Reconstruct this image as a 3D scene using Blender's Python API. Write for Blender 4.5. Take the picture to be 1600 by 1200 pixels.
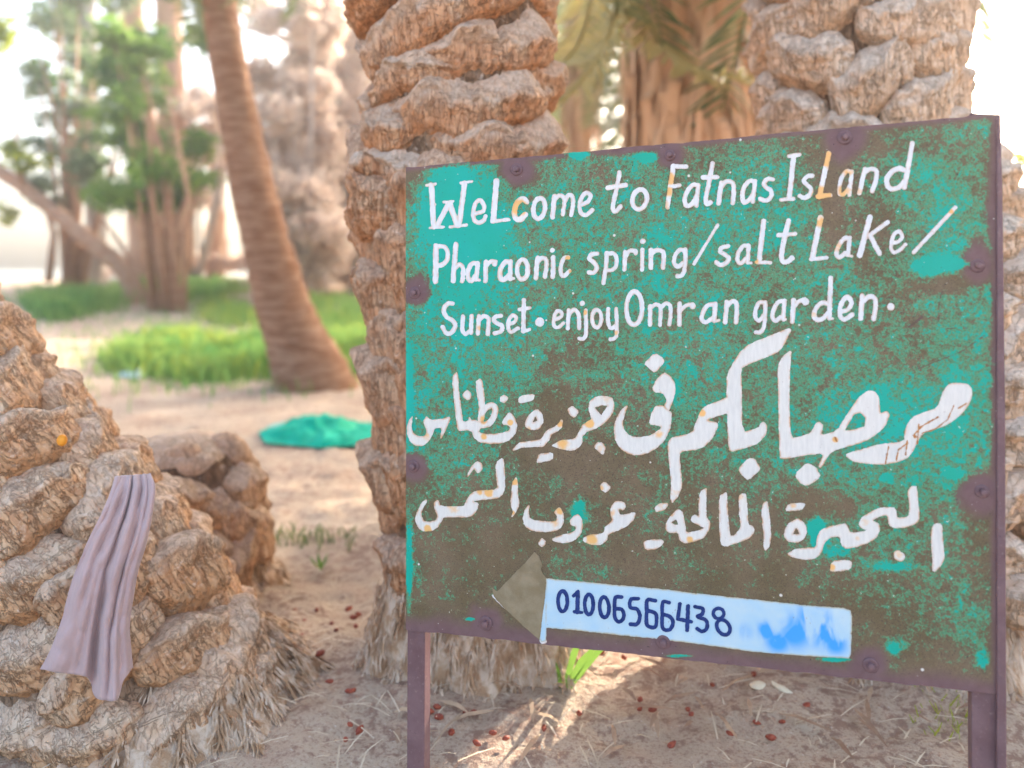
import bpy, math, random
import numpy as np
from mathutils import Vector, Matrix, Quaternion
S = bpy.context.scene
for o in list(bpy.data.objects): bpy.data.objects.remove(o)
C = S.collection
PI = math.pi
rnd = random.Random(7)

# ------------------------------------------------------------------ camera, sky, sun, exposure
F, YH, CH = 1250.0, 420.0, 1.10           # focal length and horizon row of the photograph (1600 px wide), eye height
cam = bpy.data.cameras.new('camera'); camo = bpy.data.objects.new('camera', cam); C.objects.link(camo)
camo.location = (0, 0, CH); camo.rotation_euler = (PI/2, 0, 0)
cam.sensor_width = 36; cam.lens = F/1600*36; cam.shift_y = (YH-600)/1600
cam.clip_start = .05; cam.clip_end = 3000
cam.dof.use_dof = True; cam.dof.focus_distance = 1.60; cam.dof.aperture_fstop = 1.45
S.camera = camo
SUN_AZ, SUN_EL = math.radians(37), math.radians(27)
w = bpy.data.worlds.new('World'); S.world = w; w.use_nodes = True
nt = w.node_tree; bg = nt.nodes['Background']; sky = nt.nodes.new('ShaderNodeTexSky')
sky.sky_type = 'NISHITA'; sky.sun_disc = False; sky.sun_elevation = SUN_EL; sky.sun_rotation = SUN_AZ
sky.air_density = 1.0; sky.dust_density = 6.0; sky.ozone_density = 1.0
nt.links.new(sky.outputs[0], bg.inputs[0]); bg.inputs[1].default_value = .15
D = Vector((math.sin(SUN_AZ)*math.cos(SUN_EL), math.cos(SUN_AZ)*math.cos(SUN_EL), math.sin(SUN_EL)))
sl = bpy.data.lights.new('sun', 'SUN'); sl.energy = 2.6; sl.angle = math.radians(.53); sl.color = (1, .93, .82)
so = bpy.data.objects.new('sun', sl); C.objects.link(so); so.rotation_euler = (-D).to_track_quat('-Z', 'Y').to_euler()
so.location = D*50
vs = S.view_settings; vs.view_transform = 'Standard'; vs.look = 'None'; vs.gamma = 1; vs.exposure = 2.68
vs.use_curve_mapping = False

# ------------------------------------------------------------------ noise, helpers
def _h(ix, iy, iz, s):
    n = (ix*374761393 + iy*668265263 + iz*2147483647 + s*974634777) & 0xffffffff
    n = ((n ^ (n >> 13))*1274126177) & 0xffffffff
    return ((n ^ (n >> 16)) & 0xffffff)/float(0xffffff)
def vnoise(x, y, z, s=0):
    x = np.asarray(x, float); y = np.asarray(y, float) + 0*x; z = np.asarray(z, float) + 0*x
    ix = np.floor(x).astype(np.int64); iy = np.floor(y).astype(np.int64); iz = np.floor(z).astype(np.int64)
    fx, fy, fz = x-ix, y-iy, z-iz
    fx, fy, fz = [t*t*(3-2*t) for t in (fx, fy, fz)]
    r = 0
    for a in (0, 1):
        for b in (0, 1):
            for c in (0, 1):
                r = r + _h(ix+a, iy+b, iz+c, s)*(fx if a else 1-fx)*(fy if b else 1-fy)*(fz if c else 1-fz)
    return r*2-1
def fbm(x, y, z, s=0, o=4):
    r, a = 0, 1.0
    for k in range(o):
        r = r + a*vnoise(np.asarray(x)*2**k, np.asarray(y)*2**k, np.asarray(z)*2**k, s+k*17); a *= .5
    return r/1.8
def sstep(a, b, x):
    t = np.clip((np.asarray(x, float)-a)/(b-a), 0, 1); return t*t*(3-2*t)
def me_from(name, verts, faces, mat=None, smooth=True, attrs=None):
    me = bpy.data.meshes.new(name)
    me.from_pydata([tuple(v) for v in verts], [], [tuple(f) for f in faces])
    if mat: me.materials.append(mat)
    if smooth: me.polygons.foreach_set('use_smooth', [True]*len(me.polygons))
    for k, a in (attrs or {}).items():
        at = me.attributes.new(k, 'FLOAT', 'POINT'); at.data.foreach_set('value', np.asarray(a, dtype=np.float32).ravel())
    me.update(); return me
def link(name, me, parent=None, label=None, cat=None, group=None, kind=None, loc=None):
    o = bpy.data.objects.new(name, me); C.objects.link(o)
    if parent: o.parent = parent
    if loc is not None: o.location = loc
    if label: o['label'] = label
    if cat: o['category'] = cat
    if group: o['group'] = group
    if kind: o['kind'] = kind
    return o
def grid_faces(nu, nv, wrap=False):
    f = []
    for j in range(nv-1):
        for i in range(nu if wrap else nu-1):
            i2 = (i+1) % nu
            f.append((j*nu+i, j*nu+i2, (j+1)*nu+i2, (j+1)*nu+i))
    return f
class MB:
    def __init__(s): s.v = []; s.f = []
    def box(s, cx, cy, cz, sx, sy, sz, M=None):
        n = len(s.v)
        for a in (-.5, .5):
            for b in (-.5, .5):
                for c in (-.5, .5):
                    p = Vector((cx+a*sx, cy+b*sy, cz+c*sz)); s.v.append(tuple(M @ p if M else p))
        for q in ((0,1,3,2),(4,6,7,5),(0,4,5,1),(2,3,7,6),(0,2,6,4),(1,5,7,3)): s.f.append(tuple(n+i for i in q))
    def ribbon(s, pts, ws, nrm):
        n = len(s.v); k = len(pts)
        for i, p in enumerate(pts):
            t = (pts[min(i+1, k-1)]-pts[max(i-1, 0)]); sd = t.cross(nrm)
            if sd.length < 1e-9: sd = Vector((1, 0, 0))
            sd = sd.normalized()*ws[i]*.5
            s.v += [tuple(p-sd), tuple(p+sd)]
        for i in range(k-1): s.f.append((n+2*i, n+2*i+1, n+2*i+3, n+2*i+2))
    def tube(s, pts, rs, seg=8, cap=True):
        n = len(s.v); k = len(pts); up = Vector((.013, 1, .007))
        for i, p in enumerate(pts):
            t = (pts[min(i+1, k-1)]-pts[max(i-1, 0)]).normalized()
            a = t.cross(up); a = a.normalized() if a.length > 1e-6 else Vector((1, 0, 0)); b = t.cross(a)
            for q in range(seg):
                th = 2*PI*q/seg; s.v.append(tuple(p+(a*math.cos(th)+b*math.sin(th))*rs[i]))
        for j in range(k-1):
            for q in range(seg):
                q2 = (q+1) % seg; s.f.append((n+j*seg+q, n+j*seg+q2, n+(j+1)*seg+q2, n+(j+1)*seg+q))
        if cap:
            s.f.append(tuple(n+q for q in range(seg))[::-1]); s.f.append(tuple(n+(k-1)*seg+q for q in range(seg)))
    def lathe(s, prof, seg=16, M=None):
        n = len(s.v)
        for r, y in prof:
            for q in range(seg):
                th = 2*PI*q/seg; p = Vector((r*math.cos(th), y, r*math.sin(th))); s.v.append(tuple(M @ p if M else p))
        for j in range(len(prof)-1):
            for q in range(seg):
                q2 = (q+1) % seg; s.f.append((n+j*seg+q, n+j*seg+q2, n+(j+1)*seg+q2, n+(j+1)*seg+q))
        s.f.append(tuple(n+(len(prof)-1)*seg+q for q in range(seg)))
    def mesh(s, name, mat, smooth=False): return me_from(name, s.v, s.f, mat, smooth)

# ------------------------------------------------------------------ materials
def newmat(name):
    m = bpy.data.materials.new(name); m.use_nodes = True; t = m.node_tree
    return m, t, t.nodes['Principled BSDF']
def nd(t, typ, **k):
    n = t.nodes.new('ShaderNode'+typ)
    for a, b in k.items():
        if a in ('scale', 'detail', 'rough'):
            n.inputs[{'scale': 'Scale', 'detail': 'Detail', 'rough': 'Roughness'}[a]].default_value = b
        else: setattr(n, a, b)
    return n
def ramp(t, src, stops, interp='LINEAR'):
    r = t.nodes.new('ShaderNodeValToRGB'); r.color_ramp.interpolation = interp
    e = r.color_ramp.elements
    while len(e) < len(stops): e.new(.5)
    for i, (p, c) in enumerate(stops):
        e[i].position = p; e[i].color = (c, c, c, 1) if not hasattr(c, '__len__') else (*c, 1)
    t.links.new(src, r.inputs[0]); return r.outputs[0]
def mix(t, fac, a, b, mode='MIX'):
    n = t.nodes.new('ShaderNodeMix'); n.data_type = 'RGBA'; n.blend_type = mode
    for s, v in ((0, fac), (6, a), (7, b)):
        if hasattr(v, 'is_linked'): t.links.new(v, n.inputs[s])
        elif hasattr(v, '__len__'): n.inputs[s].default_value = (*v, 1)
        else: n.inputs[s].default_value = v
    return n.outputs[2]
def math_(t, op, a, b=0.0, c=0.0, clamp=False):
    n = t.nodes.new('ShaderNodeMath'); n.operation = op; n.use_clamp = clamp
    for i, v in enumerate((a, b, c)):
        if hasattr(v, 'is_linked'): t.links.new(v, n.inputs[i])
        else: n.inputs[i].default_value = v
    return n.outputs[0]
def coords(t, sc=(1, 1, 1), obj=True):
    c = t.nodes.new('ShaderNodeTexCoord'); m = t.nodes.new('ShaderNodeMapping'); m.inputs['Scale'].default_value = sc
    t.links.new(c.outputs['Object'], m.inputs[0]); return m.outputs[0]
def noise(t, vec, scale, detail=4, rough=.55, dist=0):
    n = nd(t, 'TexNoise', scale=scale, detail=detail, rough=rough); n.inputs['Distortion'].default_value = dist
    t.links.new(vec, n.inputs['Vector']); return n.outputs['Fac']
def attr(t, name):
    n = t.nodes.new('ShaderNodeAttribute'); n.attribute_name = name; return n.outputs['Fac']
def bump(t, p, h, strength, dist=.01):
    n = t.nodes.new('ShaderNodeBump'); n.inputs['Strength'].default_value = strength; n.inputs['Distance'].default_value = dist
    t.links.new(h, n.inputs['Height']); t.links.new(n.outputs[0], p.inputs['Normal'])

def bark_mat(name, c0, c1, c2, cut=(.62, .52, .43), fiber=(60, 60, 9), gain=1.0):
    m, t, p = newmat(name)
    v = coords(t); vf = coords(t, fiber)
    oi = t.nodes.new('ShaderNodeObjectInfo')
    n1 = noise(t, v, 11, 5, .6); n2 = noise(t, vf, 1.0, 5, .65, .6); n3 = noise(t, v, 90, 3, .6)
    base = mix(t, ramp(t, n1, [(.32, 0), (.66, 1)]), c0, c1)
    base = mix(t, ramp(t, n2, [(.43, 0), (.58, .9)]), base, c2)
    base = mix(t, math_(t, 'MULTIPLY', oi.outputs['Random'], .35), base, tuple(.6*a+.4*b for a, b in zip(c1, cut)))
    ctm = math_(t, 'MULTIPLY', attr(t, 'cut'), ramp(t, noise(t, v, 26, 4, .6), [(.3, .45), (.6, 1)]))
    base = mix(t, ctm, base, mix(t, ramp(t, n3, [(.35, 0), (.7, 1)]), tuple(x*.72 for x in cut), cut))
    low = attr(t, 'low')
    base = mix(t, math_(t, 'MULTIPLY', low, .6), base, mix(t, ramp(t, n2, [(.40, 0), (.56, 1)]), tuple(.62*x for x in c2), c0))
    def crack(sc, s_, w_, d_):
        q = noise(t, coords(t, sc), s_, 4, .55, d_); return ramp(t, math_(t, 'ABSOLUTE', math_(t, 'SUBTRACT', q, .5)), [(.0, 1), (w_, 0)])
    gate = ramp(t, noise(t, v, 12, 3), [(.38, 0), (.55, 1)])
    k1 = math_(t, 'MULTIPLY', crack((30, 30, 5), 1.0, .020, .5), gate)
    k2 = math_(t, 'MULTIPLY', crack((7, 7, 16), 1.0, .008, .8), .55)
    k3 = math_(t, 'MULTIPLY', crack((62, 62, 9), 1.0, .030, .6), .55)
    crkm = math_(t, 'MAXIMUM', math_(t, 'MULTIPLY', k1, math_(t, 'SUBTRACT', .62, math_(t, 'MULTIPLY', ctm, .6))), math_(t, 'MAXIMUM', k2, math_(t, 'MULTIPLY', k3, math_(t, 'SUBTRACT', 1.0, math_(t, 'MULTIPLY', ctm, .8)))))
    base = mix(t, math_(t, 'MULTIPLY', crkm, .9), base, tuple(.30*x for x in c2))
    n4 = noise(t, v, 38, 5, .7, .7)
    base = mix(t, ramp(t, n4, [(.30, .4), (.42, 0)]), base, tuple(.8*x for x in c2))
    base = mix(t, ramp(t, n4, [(.58, 0), (.72, .7)]), base, tuple(1.12*x for x in cut))
    t.links.new(base, p.inputs['Base Color']); p.inputs['Roughness'].default_value = .85
    p.inputs['Specular IOR Level'].default_value = .25
    h = math_(t, 'SUBTRACT', math_(t, 'MULTIPLY', n2, 1.2), math_(t, 'MULTIPLY', crkm, 1.1)); h = math_(t, 'ADD', h, math_(t, 'MULTIPLY', n3, .5)); h = math_(t, 'ADD', h, math_(t, 'MULTIPLY', n4, .45))
    bump(t, p, h, .9, .006); return m
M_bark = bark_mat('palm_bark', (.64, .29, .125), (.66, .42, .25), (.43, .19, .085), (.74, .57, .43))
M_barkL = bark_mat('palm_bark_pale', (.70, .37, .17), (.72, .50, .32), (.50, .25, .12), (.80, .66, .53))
M_core = bark_mat('palm_core', (.24, .13, .07), (.30, .18, .10), (.14, .08, .045))

def simple_noise_mat(name, ca, cb, scale=8, rough=.9, sc=(1, 1, 1), b=.4, bd=.01, lo=.35, hi=.65, trans=0):
    m, t, p = newmat(name); v = coords(t, sc); n = noise(t, v, scale, 5, .6)
    col = mix(t, ramp(t, n, [(lo, 0), (hi, 1)]), ca, cb)
    t.links.new(col, p.inputs['Base Color']); p.inputs['Roughness'].default_value = rough; p.inputs['Specular IOR Level'].default_value = .2
    if b: bump(t, p, noise(t, v, scale*4, 5, .65), b, bd)
    if trans:
        tr = t.nodes.new('ShaderNodeBsdfTranslucent'); t.links.new(col, tr.inputs[0])
        mx = t.nodes.new('ShaderNodeMixShader'); mx.inputs[0].default_value = trans
        t.links.new(p.outputs[0], mx.inputs[1]); t.links.new(tr.outputs[0], mx.inputs[2])
        t.links.new(mx.outputs[0], t.nodes['Material Output'].inputs[0])
    return m
M_shag = simple_noise_mat('dry_frond_skirt', (.54, .31, .18), (.70, .49, .33), 3, sc=(3, 3, .5), b=0)
M_root = simple_noise_mat('root_fibre', (.46, .28, .16), (.70, .54, .40), 30, sc=(1, 1, .6), b=.6, bd=.01, lo=.42, hi=.58)
M_trunkfar = simple_noise_mat('far_trunk_bark', (.44, .235, .14), (.56, .35, .23), 4, sc=(1, 1, 4), b=.8, bd=.03)
M_trunkgrey = simple_noise_mat('grey_trunk_bark', (.50, .43, .38), (.62, .54, .47), 4, sc=(1, 1, 4), b=.8, bd=.03)
M_leaf = simple_noise_mat('green_leaf', (.12, .26, .05), (.28, .40, .07), 1.2, .5, b=0, trans=.45)
M_leafy = simple_noise_mat('yellow_green_leaf', (.30, .36, .04), (.42, .44, .07), 1.5, .5, b=0, trans=.5)
M_dry = simple_noise_mat('dry_leaf', (.68, .53, .42), (.80, .70, .61), 1.2, .8, b=0, trans=.6)
M_frond = simple_noise_mat('palm_leaflet', (.16, .21, .09), (.27, .29, .13), 2, .5, b=0, trans=.35)
M_frondy = simple_noise_mat('yellowing_palm_leaflet', (.42, .36, .14), (.55, .45, .20), 2, .6, b=0, trans=.35)
M_grass = simple_noise_mat('grass_blade', (.12, .31, .08), (.34, .45, .12), 2.2, .6, b=0, trans=.45)
M_water = newmat('lake_water')[0]
_p = M_water.node_tree.nodes['Principled BSDF']; _p.inputs['Base Color'].default_value = (.25, .32, .33, 1); _p.inputs['Roughness'].default_value = .12

# ------------------------------------------------------------------ photograph pixel -> place
def terrain(x, y):
    x = np.asarray(x, float); y = np.asarray(y, float)
    z = .055*np.maximum(y-6, 0)*sstep(5, 9, y)
    z = np.where(y > 22, .88 - (y-22)*.09, z); z = np.maximum(z, np.where(y > 22, -.6, -9))
    z = z + .10*vnoise(x*.35, y*.35, 0, 5)*sstep(2.5, 5, y)*(1-sstep(20, 23, y)*.7)
    return z
def at(px, py, d): return Vector(((px-800)/F*d, d, CH+(YH-py)/F*d))
def ground_at(px, py):
    d = 1.3
    while d < 60:
        p = at(px, py, d)
        if p.z <= float(terrain(p.x, p.y)): break
        d *= 1.01
    return Vector((p.x, p.y, float(terrain(p.x, p.y))))

# ------------------------------------------------------------------ ground, lake
def axis_arr(lo, hi, dense_lo, dense_hi, step, grow=1.09):
    a = list(np.arange(dense_lo, dense_hi, step)); s = step
    while a[-1] < hi: s *= grow; a.append(a[-1]+s)
    s = step
    while a[0] > lo: s *= grow; a.insert(0, a[0]-s)
    return np.array(a)
xs = axis_arr(-900, 900, -2.2, 2.6, .022); ys = axis_arr(-600, 1800, 1.3, 4.2, .02, 1.06)
X, Y = np.meshgrid(xs, ys); Z = terrain(X, Y)
near = (1-sstep(6, 14, np.hypot(X, Y)))
Z = Z + near*(.026*fbm(X*3, Y*3, 0, 3, 3) + .017*fbm(X*13, Y*13, 0, 9, 3))
def bank(cx, cy, r, h):
    global Z
    Z = Z + h*np.exp(-((X-cx)**2+(Y-cy)**2)/r**2)
bank(.0, 2.35, .45, .05); bank(1.1, 2.35, .6, .07); bank(-.85, 1.95, .5, .05)
m, t, p = newmat('sandy_ground'); v = coords(t)
n1 = noise(t, v, 1.1, 5, .6); n2 = noise(t, v, 9, 5, .65); n3 = noise(t, v, 120, 4, .7)
c = mix(t, ramp(t, n1, [(.35, 0), (.65, 1)]), (.50, .375, .27), (.62, .49, .36))
c = mix(t, ramp(t, n2, [(.46, 0), (.70, .8)]), c, (.48, .33, .235))
c = mix(t, ramp(t, math_(t, 'ADD', noise(t, v, 34, 5, .7), math_(t, 'MULTIPLY', noise(t, v, 2.6, 3), .35)), [(.69, 0), (.77, .85)]), c, (.30, .18, .13))
c = mix(t, ramp(t, n3, [(.36, 1), (.48, 0)]), c, (.38, .25, .18))
c = mix(t, ramp(t, n3, [(.62, 0), (.72, 1)]), c, (.72, .63, .53))
t.links.new(c, p.inputs['Base Color']); p.inputs['Roughness'].default_value = .95; p.inputs['Specular IOR Level'].default_value = .1
bump(t, p, math_(t, 'ADD', n3, math_(t, 'MULTIPLY', n2, 2)), .7, .012); M_ground = m
V = np.stack([X.ravel(), Y.ravel(), Z.ravel()], 1)
link('ground', me_from('ground', V, grid_faces(len(xs), len(ys)), M_ground), kind='structure')
b = MB(); b.v = [(-900, 27, .12), (900, 27, .12), (900, 1700, .12), (-900, 1700, .12)]; b.f = [(0, 1, 2, 3)]
link('lake_water', b.mesh('lake_water', M_water), kind='structure')

# ------------------------------------------------------------------ palm trunks with leaf bases
RN = .24
def boot_mesh(seed, kind):
    r = random.Random(seed); nu, nv = (72, 52)
    u = np.linspace(-1, 1, nu)[None, :]*np.ones((nv, 1)); v = np.linspace(0, 1, nv)[:, None]*np.ones((1, nu))
    if kind == 'cut':   wd, H, P, lip, e1 = r.uniform(.62, .84), r.uniform(.15, .19), r.uniform(.036, .052), r.uniform(.50, .66), .55
    elif kind == 'scale': wd, H, P, lip, e1 = r.uniform(.50, .66), r.uniform(.25, .31), r.uniform(.045, .07), r.uniform(.80, .88), .45
    else:               wd, H, P, lip, e1 = r.uniform(.46, .60), r.uniform(.19, .235), r.uniform(.042, .062), r.uniform(.68, .80), .36
    sk = r.uniform(-.3, .3)
    uu = u+sk*(1-u*u)
    env = np.clip(1-np.abs(uu)**2.0, 0, 1)**e1
    envR = np.clip(1-np.abs(uu)**3.2, 0, 1)**(.55 if kind != 'puff' else .42)
    lipw = lip + .16*vnoise(u*2.2, 0, 0, seed) + .05*vnoise(u*8, 0, 0, seed+1)
    lo = sstep(0, .42, v/lipw)*(.72+.28*np.clip(v/lipw, 0, 1)**1.5)
    hi = 1-np.clip((v-lipw)/(1-lipw), 0, 1)**(1.05 if kind == 'cut' else 2.2)
    prof = np.where(v < lipw, lo, hi)
    prof = prof*(1+.14*vnoise(u*3, v*2.5, 0, seed+5)) + .10*np.exp(-((v-lipw+.03)/.06)**2)
    th = u*wd
    z = (v-.5)*H*(.18+.82*env) + r.uniform(-.05, .05)*u + .018*vnoise(u*2, 3.3, 0, seed+2) + .010*vnoise(u*6, v*3, 1, seed+22)
    if kind == 'scale': z = z + .04*env*v
    R = RN-.030 + (P+.02)*prof*envR
    R = R + .009*vnoise(th*3, z*12, seed, seed+31) + .0035*fbm(th*8, z*30, seed, seed, 3) + .0042*fbm(th*34, z*7, 0, seed+3, 3)*(1-.5*sstep(lip, lip+.1, v))
    st = np.abs(vnoise(th*2+5, z*55+3*vnoise(th*3, z*8, 0, seed+40), 0, seed+41)); R = R - .004*np.clip(1-st*5, 0, 1)
    ck = 1-np.abs(fbm(th*9, z*16, 2.2, seed+9, 3))*9; R = R - .004*np.clip(ck, 0, 1)
    gr = 1-np.abs(vnoise(th*16+.6*vnoise(v*3, u, 0, seed+81), v*1.3, 0, seed+80))*9; R = R - .007*np.clip(gr, 0, 1)*(1-sstep(lip-.05, lip+.12, v))
    pl_ = vnoise(th*5, v*2.2, 0, seed+90); R = R + .006*sstep(.0, .12, pl_)
    edge = np.minimum(sstep(0, .06, 1-np.abs(u)), 1); R = np.where(edge < 1, R-.03*(1-edge), R)
    V = np.stack([(R*np.sin(th)).ravel(), (-R*np.cos(th)).ravel(), z.ravel()], 1)
    cut = sstep(lip-.16, lip+.02, v+.06*vnoise(u*6, v*4, 0, seed+70))*{'cut': .85, 'scale': .5, 'puff': .55}[kind]*env
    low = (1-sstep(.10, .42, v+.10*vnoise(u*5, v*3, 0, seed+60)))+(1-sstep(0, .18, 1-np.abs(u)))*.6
    return V, cut, np.clip(low, 0, 1), nu, nv
BOOT = {}
def boots(kind, mat, n=9):
    k = (kind, mat.name)
    if k not in BOOT:
        BOOT[k] = []
        for s in range(n):
            V, cut, low, nu, nv = boot_mesh(100*len(kind)+s*7+1, kind)
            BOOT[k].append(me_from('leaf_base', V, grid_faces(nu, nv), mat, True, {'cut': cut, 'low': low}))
    return BOOT[k]
def spline(P, n):
    P = [np.array(p, float) for p in P]; P = [2*P[0]-P[1]]+P+[2*P[-1]-P[-2]]; out = []
    m = len(P)-3
    for k in range(n):
        t = k/(n-1)*m; i = min(int(t), m-1); t -= i; a, b, c, d = P[i:i+4]
        out.append(.5*((2*b)+(c-a)*t+(2*a-5*b+4*c-d)*t*t+(3*b-a-3*c+d)*t**3))
    return out
def axis_frame(ax, s):
    """ax = dense list of (x,y,z,r); s = arc length -> point, radius, rotation"""
    acc = 0
    for i in range(len(ax)-1):
        L = np.linalg.norm(ax[i+1][:3]-ax[i][:3])
        if acc+L >= s or i == len(ax)-2:
            k = (s-acc)/L; p = ax[i]*(1-k)+ax[i+1]*k
            i0, i1 = max(i-3, 0), min(i+4, len(ax)-1)
            tv = Vector(ax[i1][:3]-ax[i0][:3]).normalized()
            return Vector(p[:3]), p[3], Vector((0, 0, 1)).rotation_difference(tv)
        acc += L
def ax_len(ax): return sum(np.linalg.norm(ax[i+1][:3]-ax[i][:3]) for i in range(len(ax)-1))
def core_mesh(ax, mat, seg=48, amp=.02, k=.9, name='trunk', zs=6):
    rows = []
    for i, p in enumerate(ax):
        i0, i1 = max(i-2, 0), min(i+2, len(ax)-1)
        q = Vector((0, 0, 1)).rotation_difference(Vector(ax[i1][:3]-ax[i0][:3]).normalized()).to_matrix()
        a = np.linspace(0, 2*PI, seg, endpoint=False)
        s = i*ax_len(ax)/len(ax)
        r = p[3]*k + amp*fbm(np.cos(a)*2.5, np.sin(a)*2.5, s*zs, 31, 4)
        L = np.stack([np.cos(a)*r, np.sin(a)*r, 0*a], 1) @ np.array(q).T + p[:3]
        rows.append(L)
    V = np.concatenate(rows); f = grid_faces(seg, len(ax), True)
    f.append(tuple((len(ax)-1)*seg+i for i in range(seg)))
    return me_from(name, V, f, mat, True, {'cut': np.zeros(len(V))})
def put_boot(root, me, p, q, phi, sr, sz, tilt=0):
    o = link('leaf_base', me, root)
    M = Matrix.Translation(p-root.location) @ (q @ Quaternion((0, 0, 1), phi) @ Quaternion((1, 0, 0), tilt)).to_matrix().to_4x4() @ Matrix.Diagonal((sr, sr, sz, 1))
    o.matrix_local = M; return o
def empty(name, loc, label, cat, group=None):
    return link(name, None, None, label, cat, group, None, loc)
def palm(name, P, label, kindf, mat, rise, smin, smax, nax=90, seed=1, group=None, phi0=0, cat='palm tree', szf=None):
    ax = spline(P, nax); root = empty(name, Vector(P[0][:3]), label, cat, group)
    me = core_mesh(ax, M_core, 64, .022, .95); me.transform(Matrix.Translation(-root.location)); link('trunk', me, root)
    s = smin; k = 0; r = random.Random(seed)
    while s < smax:
        p, R, q = axis_frame(ax, s); kind = kindf(s)
        me = r.choice(boots(kind, mat))
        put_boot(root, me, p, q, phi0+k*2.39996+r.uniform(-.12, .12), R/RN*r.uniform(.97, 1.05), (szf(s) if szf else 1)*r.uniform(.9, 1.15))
        s += rise(s) if callable(rise) else rise; k += 1
    return root, ax
def roots(root, c, r0, r1, h, n, seed, mat=M_root, wd=.006, name='root_fibre', ln=.12):
    b = MB(); r = random.Random(seed)
    for _ in range(n):
        a = r.uniform(0, 2*PI); tt = r.random()**.8; z = h*tt; R = r1+(r0-r1)*tt
        R *= 1+.10*math.sin(a*3+seed)+.06*math.sin(a*7)
        d = Vector((math.cos(a), math.sin(a), 0)); R += .02*math.sin(a*17+z*40)+.02*math.sin(a*29-z*30); p = d*R + Vector((0, 0, z)); L = ln*r.uniform(.5, 1.4)
        out = r.uniform(-.2, .5); sd = d.cross(Vector((0, 0, 1)))*r.uniform(-1.3, 1.3)
        pts = [p - d*.004]; dn = (d*((r1-r0)) + Vector((0, 0, -h))).normalized()
        dirv = (dn + d*(.25+.5*out) + sd*.6).normalized()
        for s in range(4):
            pts.append(pts[-1] + dirv*L/4); dirv = (dirv + dn*.3 - d*.22 + sd*r.uniform(-.6, .6)).normalized()
        pts = [Vector((q.x, q.y, max(q.z, -.03))) for q in pts]
        w_ = wd*r.uniform(.5, 1.6)
        b.ribbon([q for q in pts], [w_, w_*1.1, w_, w_*.8, w_*.3], (d + Vector((0, 0, .3)) + sd).normalized())
    nu, nv = 60, 14; a = np.linspace(0, 2*PI, nu, endpoint=False)[None, :]*np.ones((nv, 1)); tt = np.linspace(-.1, 1.05, nv)[:, None]*np.ones((1, nu))
    R = (r1+(r0-r1)*tt)*(1+.10*np.sin(a*3+seed)+.06*np.sin(a*7)) + .035*fbm(np.cos(a)*5, np.sin(a)*5, tt*4, seed, 4)
    n0 = len(b.v); b.v += [tuple(q) for q in np.stack([(R*np.cos(a)).ravel(), (R*np.sin(a)).ravel(), (tt*h).ravel()], 1)]
    b.f += [tuple(n0+i for i in f) for f in grid_faces(nu, nv, True)]
    me = b.mesh(name, mat, True); me.transform(Matrix.Translation(Vector(c)-root.location))
    link(name, me, root, kind='stuff')

# fronds
def frond_mesh(seed, L=3.0, n=70, ll=.42, droop=1.0, mat=M_frond, w=.03):
    r = random.Random(seed); b = MB(); pts = []; p = Vector((0, 0, 0)); dirv = Vector((1, 0, .9)).normalized()
    for i in range(26):
        pts.append(p.copy()); p = p + dirv*L/25; dirv = (dirv + Vector((0, 0, -.10*droop*(.5+i/25)))).normalized()
    b.tube(pts, [.022*(1-i/27)+.003 for i in range(26)], 5)
    for i in range(n):
        t = (.12+.88*i/n)*25; k = min(int(t), 24); q = pts[k].lerp(pts[k+1], t-k); fwd = (pts[k+1]-pts[k]).normalized()
        for s in (-1, 1):
            l = ll*(.55+.45*math.sin(PI*min(1, .15+i/n)))*r.uniform(.8, 1.1)
            d = (Vector((0, s, 0))*.9 + fwd*r.uniform(.5, .9) + Vector((0, 0, r.uniform(-.1, .45)))).normalized()
            e = q + d*l + Vector((0, 0, -.12*l*droop)); mid = q.lerp(e, .5)+Vector((0, 0, .04*l))
            b.ribbon([q, mid, e], [w*.5, w, .004], Vector((0, 0, 1)))
    return b.mesh('frond', mat, False)
FR = [frond_mesh(s, 3.0+.3*s, droop=.8+.5*s) for s in range(3)]
def crown(root, top, n, seed, fr=FR, scale=1.0, low=1.2):
    r = random.Random(seed)
    for k in range(n):
        o = link('frond', r.choice(fr), root)
        tl = min(low, r.uniform(-.55, 1.0) if k > n*.35 else r.uniform(.5, 1.2))
        q = Quaternion((0, 0, 1), k*2.39996) @ Quaternion((0, 1, 0), tl)
        s = scale*r.uniform(.85, 1.1)
        o.matrix_local = Matrix.Translation(Vector(top)-root.location) @ q.to_matrix().to_4x4() @ Matrix.Diagonal((s, s, s, 1))

def A(px, py, d, r): q = at(px, py, d); return (q.x, q.y, q.z, r)
def ellipsoid_pts(rx, ry, rz, seed, seg=24, rings=14):
    a = np.linspace(0, 2*PI, seg, endpoint=False)[None, :]*np.ones((rings+1, 1)); th = np.linspace(0, PI, rings+1)[:, None]*np.ones((1, seg))
    x, y, z = np.sin(th)*np.cos(a), np.sin(th)*np.sin(a), np.cos(th); k = 1+.16*fbm(x*1.6+seed, y*1.6, z*1.6, seed, 4)
    return np.stack([(x*rx*k).ravel(), (y*ry*k).ravel(), (z*rz*k).ravel()], 1)
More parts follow.
